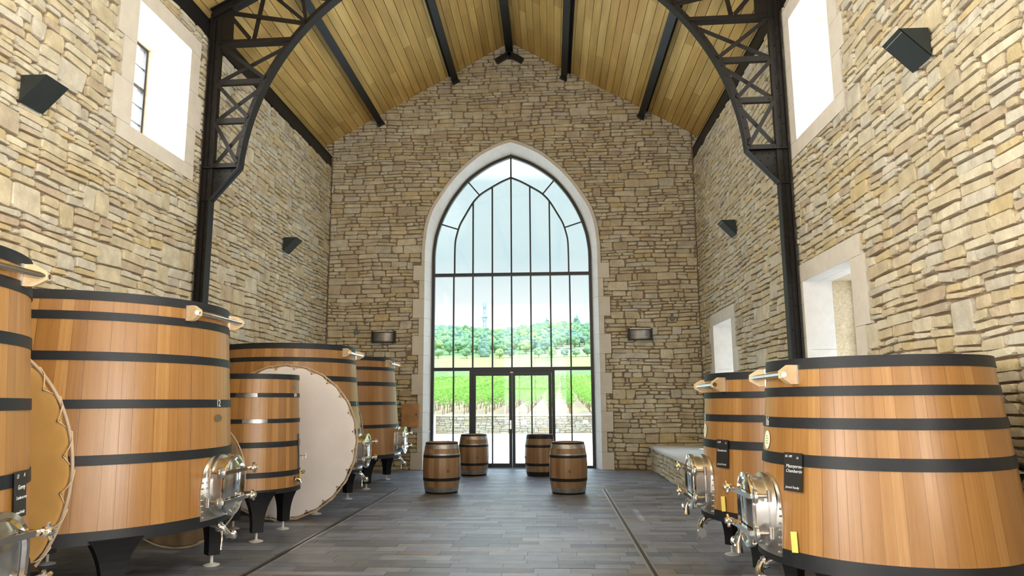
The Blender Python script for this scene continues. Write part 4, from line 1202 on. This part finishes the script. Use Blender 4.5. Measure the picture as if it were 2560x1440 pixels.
vat('oak_vat', 'small oak vat numbered 104 on tall black legs in front of the white canvas disc', (-2.93, 9.36), .665, .595, .565, 2.02, BSM, [(.34, .44), (.34, -.44), (-.34, .44), (-.34, -.44)], 0.0, hatch=False, handle=False, number='104', badge='steel', small=True, steel_bands={1: (-75, -48), 4: (-84, -60), 2: (5, 25)}, lk=.95)
vat('oak_vat', 'oak vat numbered 15 on the right, farther one, partly behind vat 16', (3.54, 7.75), .98, .88, .50, 1.93, B15, [(.58, .56), (.58, -.56), (-.58, .56), (-.58, -.56)], PI, number='15', slate=SL15, lk=.85, mir=-1, spout=True)
vat('oak_vat', 'oak vat numbered 16 at the right edge of the photo, nearest on the right', (3.53, 5.79), .925, .785, .50, 1.956, B16, [(.55, .50), (.55, -.50), (-.55, .50), (-.55, -.50)], PI, number='16', slate=SL16, lk=.85, mir=-1, spout=True)

# ---------------------------------------------------------------- laced canvas discs standing between the vats
def disc(loc, r, label, mat, name='vat_cover', n=24, lace=True, group='round vat covers', rim=.014, lean=0.0):
    root = empty(name, loc); tag(root, label, 'cover', group)
    root.rotation_euler = (lean, 0, 0)
    mb = MB(); rr = random.Random(int(r*1000)); N = 104; rings = [(0.0005, -.010), (r*.35, -.012), (r*.7, -.013), (r*.88, -.012), (r*.955, -.009)]
    vs = []; 
    for k in range(N):
        a = 2*PI*k/N
        w = math.cos(a*n)
        for i, (q, y) in enumerate(rings+[(r*(.972+.010*w), -.004), (r*(.978+.008*w), .0), (r*.9, .012), (.0005, .012)]):
            yy = y + (.004*w if i in (3, 4) else 0)
            vs.append((q*math.cos(a), yy, q*math.sin(a)))
    m_ = len(rings)+4; fs = []
    for k in range(N):
        j = (k+1) % N
        for i in range(m_-1): fs.append((k*m_+i, k*m_+i+1, j*m_+i+1, j*m_+i))
    mb.add(vs, fs); mb.build('canvas' if lace else 'board', mat, root, 'all')
    h = MB(); h.tube([(r*math.cos(2*PI*k/96), .004, r*math.sin(2*PI*k/96)) for k in range(96)], rim, 8, closed=True); h.build('hoop', M['rim'], root, 'all')
    if lace:
        cd = MB(); pts = []
        for k in range(n):
            a = 2*PI*(k+.5)/n; b = 2*PI*(k+.86)/n; c = 2*PI*(k+1.1)/n
            pts += [(r*.952*math.cos(a), -.020, r*.952*math.sin(a)), (r*.992*math.cos((a+b)/2), -.021, r*.992*math.sin((a+b)/2)), (r*1.017*math.cos(b), -.010, r*1.017*math.sin(b)), (r*1.012*math.cos(c), .016, r*1.012*math.sin(c))]
        cd.tube(pts, .0045, 6, closed=True); cd.build('lacing_cord', M['rope'], root, 'all')
        ey = MB()
        for k in range(n):
            a = 2*PI*(k+.5)/n; ey.lathe([(.006, -.001), (.013, -.001), (.014, .003), (.006, .003)], 8, lambda p: (r*.952*math.cos(a)+p[0], -.0145-p[2], r*.952*math.sin(a)+p[1]))
        ey.build('eyelets', M['bark'], root)
    return root
disc((-3.665, 5.34, 1.135), 1.09, 'tan canvas disc laced with cord, standing between the first two left vats', M['tan'])
disc((-3.31, 8.37, .80), .775, 'brown round board with a pale edge, standing behind the steel hatch of vat 12', M['brown_board'], name='round_board', lace=False, group=None, rim=.010)
disc((-2.875, 10.40, 1.115), 1.095, 'large white canvas disc laced round its edge, behind the small vat', M['white_canvas'])
disc((-3.62, 13.53, 1.115), 1.095, 'laced canvas disc of which only a sliver shows between the two far left vats', M['white_canvas'])

# ---------------------------------------------------------------- hose by the right wall
hs = empty('coiled_hose', (4.62, 5.98, .92)); tag(hs, 'coiled black rubber hose with steel coupling on the right wall behind vat 16', 'hose')
mb = MB(); pts = []
for k in range(150):
    a = 2*PI*k/50; r_ = .27+.012*math.sin(k*.7); pts.append((-.02-.036*(k/50), -.30+r_*math.cos(a), -.03+r_*math.sin(a)))
mb.tube(pts, .026, 8); mb.tube([(-.06, .17, .12), (-.07, .10, .02), (-.07, .02, -.10), (-.06, -.08, -.2)], .026, 8); mb.build('hose_body', M['rubber'], hs, 'all')
mb = MB(); mb.tube([(-.06, .17, .12), (-.058, .20, .17)], .022, 12); mb.tube([(-.059, .185, .145), (-.0585, .19, .152)], .032, 12); mb.build('coupling', M['satin'], hs, True)
mb = MB(); mb.tube([(.155, -.30, .20), (-.20, -.30, .20)], .014, 8); mb.tube([(-.20, -.30, .20), (-.20, -.30, .27)], .014, 8); mb.build('wall_hook', M['satin'], hs, True)
# ---------------------------------------------------------------- terrace, boundary wall, vineyard, hill
mb = MB(); mb.box((-60, 18.76, -.15), (60, 40.0, -.012)); struct(mb.build('terrace_ground', M['terrace']))
GP = [(40.4, .95), (70, 1.85), (100, 2.95), (150, 5.2), (200, 8.0), (260, 13.5), (300, 18.0), (340, 23.5), (400, 34), (450, 42.5), (520, 48.5), (620, 47), (900, 30)]
def ground_z(y): return float(np.interp(y, [p[0] for p in GP], [p[1] for p in GP]))
def hill_z(x, y): return ground_z(y)+(max(0, y-330)/120.0)*(1.6*math.sin(x*.045+.6)+1.0*math.sin(x*.11+2)) + (max(0, y-320)/100)*(-.02*x if x < 0 else .035*x)*0.6
mb = MB(); ys = [40.0]+[40.4+4*i for i in range(0, 62)]+[292+8*i for i in range(60)]; xs = [-320+8*i for i in range(81)]
rr = random.Random(9)
SOIL, GRASS, PALE, GREEN2, ROCK = (.33, .26, .17), (.15, .28, .08), (.27, .28, .12), (.14, .27, .08), (.38, .31, .25)
vs = []; tn = []
for y in ys:
    for x in xs:
        vs.append((x, y, hill_z(x, y)))
        if y < 205: c = SOIL
        elif y < 262: c = GREEN2
        else:
            v = math.sin(x*.05+y*.02)+.5*math.sin(x*.13)
            c = PALE if x < -24 else (GRASS if v > -.2 and x < 8 else PALE)
            if y > 338: c = (.22, .36, .15)
            if 5 < x < 40 and 352 < y < 380: c = ROCK
        tn.append(tuple(np.array(c)*rr.uniform(.94, 1.06)))
nx_ = len(xs); fs = [(j*nx_+i, j*nx_+i+1, (j+1)*nx_+i+1, (j+1)*nx_+i) for j in range(len(ys)-1) for i in range(nx_-1)]
mb.v = vs; mb.f = fs; mb.tone = tn
M['hill'] = attr_mat('hillside_fields', .95, .2, .6, .25, .1, dist=.05)
struct(mb.build('hillside_ground', M['hill'], None, 'all'))
# low rubble wall at the end of the terrace
bw = empty('boundary_wall', (0, 40.2, 0)); tag(bw, 'low sunlit rubble stone wall outside, between terrace and vineyard', 'wall')
q = MB(); q.box((-14, -.16, -.15), (14, .2, .93), (.5, .45, .36)); ns = len(q.f)
rubble(q, -10, 6, 0.0, .93, lambda u, v, d: (u, -.16-d, v), [], np.random.default_rng(41), depth=.05, hs=(.12, .24), thin=.1, long=(.25, .6), tone_mul=.55)
q.build('masonry', [M['mortar'], M['stone']], bw, split=ns)
q = MB(); q.box((-14, -.26, .93), (14, .3, .985)); q.build('coping', M['trim'], bw)
for x in (-.52, 2.85):
    q = MB(); q.box((x-.13, -.24, .52), (x+.13, -.20, .66)); q.box((x-.15, -.22, .50), (x+.15, -.205, .68)); q.build('recessed_light', M['satin'], bw)
q = MB(); q.box((-5.7, 39.5, -.012), (-5.35, 39.9, 1.0)); q.box((-5.75, 39.45, .95), (-5.30, 39.95, 1.02)); tag(q.build('stone_pillar', M['reveal']), 'pale dressed stone pillar at the left end of the low wall outside', 'pillar')
for k in range(2):
    q = MB(); x0 = -5.75-3.2*k
    q.box((x0-3.0, 36.0, -.012), (x0-.05, 39.9, .9)) if k == 9 else None
# vine rows running away from the wall
def vine_row_mesh(seed, y0, y1):
    r = random.Random(seed); fo = MB(); st = MB(); y = y0
    while y < y1:
        near = y < 75
        step = .28 if near else (.6 if y < 120 else 1.2)
        n = 11 if near else (9 if y < 120 else 8)
        h0 = ground_z(y)
        for k in range(n):
            sz = r.uniform(.10, .17) if near else (r.uniform(.2, .32) if y < 120 else r.uniform(.32, .55))
            z = h0+r.triangular(.32, 1.32, .95); x = r.gauss(0, .17); yy = y+r.uniform(-step/2, step/2)
            a, b = r.uniform(0, 2*PI), r.uniform(-.9, .9)
            u = Vector((math.cos(a), math.sin(a), b*.5)).normalized(); w = u.cross(Vector((r.gauss(0, .5), r.gauss(0, .5), 1))).normalized()
            c = Vector((x, yy, z)); p = [c-u*sz*.5, c-w*sz*.55+u*sz*.1, c+u*sz*.55, c+w*sz*.55+u*sz*.1]
            fo.add(p, [(0, 1, 2, 3)])
        if near and r.random() < .30:
            st.tube([(r.gauss(0, .02), y, h0-.05), (r.gauss(0, .04), y+.03, h0+.25), (r.gauss(0, .06), y, h0+.55)], [.03, .022, .015], 5)
        y += step
    return fo.mesh('foliage', M['vine']), st.mesh('trunks', M['bark'])
protos = [vine_row_mesh(s_, 41.6, 190) for s_ in (1, 2, 3)]
k = 0
for i in range(-24, 11):
    x = i*1.22+.35
    ft, tk = protos[k % 3]; k += 1
    rt_ = empty('vine_row', (x, 0, 0), -.012)
    side = 'left of the view through the door' if i < -3 else ('straight behind the glass doors' if i < 3 else 'right of the view through the door')
    tag(rt_, 'green vine row running uphill beyond the low wall, %s' % side, 'vines', 'vine rows '+side)
    link('foliage', ft, rt_); link('trunks', tk, rt_)
# trees of the wooded hill
def blob(mb, c, r, rr, sub=2):
    bmv, bmf = ICO[sub]
    ph = [rr.uniform(0, 6) for _ in range(6)]
    vs = []
    for v in bmv:
        n = 1+.16*math.sin(5*v[0]+ph[0])*math.sin(5*v[1]+ph[1])+.10*math.sin(11*v[2]+ph[2]+4*v[0])+.08*math.sin(17*v[1]+ph[3])*math.sin(15*v[2]+ph[4])+rr.uniform(-.05, .05)
        vs.append((c[0]+v[0]*r*n, c[1]+v[1]*r*n, c[2]+v[2]*r*n*.9))
    mb.add(vs, bmf)
import bmesh
ICO = {}
for sub in (2, 3):
    b_ = bmesh.new(); bmesh.ops.create_icosphere(b_, subdivisions=sub, radius=1.0)
    ICO[sub] = ([tuple(v.co) for v in b_.verts], [tuple(v.index for v in f.verts) for f in b_.faces]); b_.free()
def crown_mesh(seed, kind):
    rr = random.Random(seed); mb = MB()
    if kind == 'cone':
        for k in range(9):
            f = k/8; z = 1.0+8.2*f; rad = 2.0*(1-f)**.75+.35
            for j in range(3 if f < .8 else 1):
                a = rr.uniform(0, 2*PI); blob(mb, (rad*.45*math.cos(a), rad*.45*math.sin(a), z), rad*.8, rr)
    else:
        for k in range(24):
            a = rr.uniform(0, 2*PI); el = rr.uniform(-.6, 1.1); q = rr.uniform(1.4, 3.3)
            blob(mb, (q*math.cos(a)*math.cos(el), q*math.sin(a)*math.cos(el), 4.2+2.9*math.sin(el)), rr.uniform(1.0, 1.7), rr)
        blob(mb, (0, 0, 4.3), 2.7, rr, 3)
    return mb
def tree_proto(seed, kind, mat):
    cm = crown_mesh(seed, kind).mesh('crown', mat)
    t = MB(); t.tube([(0, 0, -2.0), (.1, 0, 1.5), (0, .1, 5)], [.35, .28, .12], 7)
    return cm, t.mesh('trunk', M['bark'])
TP = [tree_proto(1, 'round', M['tree']), tree_proto(2, 'round', M['tree2']), tree_proto(3, 'round', M['tree3']), tree_proto(4, 'round', M['tree'])]
CP = tree_proto(7, 'cone', M['tree3'])
KIND = ['green leafy tree in the wood covering the far hillside', 'yellow-green leafy tree in the wood on the far hillside', 'blue-green leafy tree in the wood on the far hillside', 'green leafy tree in the wood covering the far hillside']
def put_tree(x, y, sc, pr, label, group, cat='tree', name='tree'):
    rt_ = empty(name, (x, y, hill_z(x, y)), rr.uniform(0, 6)); s_ = sc
    rt_.scale = (s_, s_, s_*rr.uniform(.9, 1.12)); tag(rt_, label, cat, group)
    link('crown', pr[0], rt_); link('trunk', pr[1], rt_); return rt_
rr = random.Random(17); cnt = 0
y = 346.0; row = 0
while y < 478:
    x = -.178*y-14+(row % 2)*4.6
    while x < .070*y+32:
        if not (2 < x < 26 and y < 362):
            k = rr.choices([0, 1, 2, 3], [4, 2.2, 3, 3])[0]
            if cnt < 298: put_tree(x+rr.uniform(-.2, .2), y+rr.uniform(-.2, .2), rr.uniform(.80, .92), TP[k], KIND[k], 'woodland trees: '+KIND[k]); cnt += 1
        x += 9.2
    y += 9.3; row += 1
px = lambda p, y: CAM.x+y*((p-1280)/F_PX*rt.x+fw.x)/(((p-1280)/F_PX)*rt.y+fw.y)
put_tree(px(1211, 338), 334, 1.2, CP, 'dark conical cypress at the foot of the wooded hill, left of centre', None, name='cypress')
put_tree(px(1440, 490), 490, 1.55, CP, 'tall pointed conifer on the skyline at the right of the hill', None, name='conifer')
put_tree(px(1367, 490), 490, 1.15, CP, 'small pointed conifer on the skyline above the middle of the hill', None, name='conifer')
for i, (p, _) in enumerate(((1100, ''), (1250, ''), (1275, ''), (1170, ''), (1345, ''), (1378, ''), (1408, ''), (1436, ''), (1466, ''))):
    put_tree(px(p, 330), 328+rr.uniform(-3, 3), rr.uniform(.45, .62), TP[i % 4], 'round bush at the upper edge of the fields below the wood', 'bushes at the foot of the wood', 'bush', 'bush')
# mast and aerial on the skyline
def lattice(x, y, h, w, label, plain_pole=False):
    z0 = hill_z(x, y)-1; root = empty('radio_mast' if not plain_pole else 'aerial', (x, y, z0)); tag(root, label, 'mast')
    mb = MB()
    if plain_pole: mb.tube([(0, 0, 0), (0, 0, h)], [.28, .12], 6); mb.build('pole', M['mast'], root); return
    for sx in (-1, 1):
        for sy in (-1, 1): mb.bar((sx*w, sy*w, 0), (sx*w*.7, sy*w*.7, h), .5, .5)
    n = 9
    for k in range(n):
        a, b = h*k/n, h*(k+1)/n; wa, wb = w*(1-.3*k/n), w*(1-.3*(k+1)/n)
        for sx in (-1, 1): mb.bar((sx*wa, -wa, a), (-sx*wb, -wb, b), .3, .3); mb.bar((sx*wa, wa, a), (-sx*wb, wb, b), .3, .3)
    mb.build('lattice', M['mast'], root)
    pl = MB(); pl.box((-2.2, -2.2, h*.60), (2.2, 2.2, h*.60+.5)); pl.box((-1.9, -1.9, h*.58-1.2), (-.4, -1.5, h*.60)); pl.build('platform', M['mast'], root)
    dd = MB(); dd.lathe([(.0005, 0), (1.4, .4), (1.6, .9), (1.2, 1.0), (.0005, .9)], 14, lambda p: (p[0], -1-p[2], h*.93+p[1])); dd.build('dish', M['mast'], root)
    wp = MB(); wp.tube([(.3, 0, h*.9), (1.8, 0, h+4.5)], [.25, .1], 5); wp.build('whip', M['mast'], root)
lattice(px(1212, 496), 496, 27, 1.1, 'lattice radio mast with a dish rising from the wooded skyline')
lattice(px(1462, 480), 480, 40, .3, 'thin pole aerial above the trees at the right of the skyline', True)
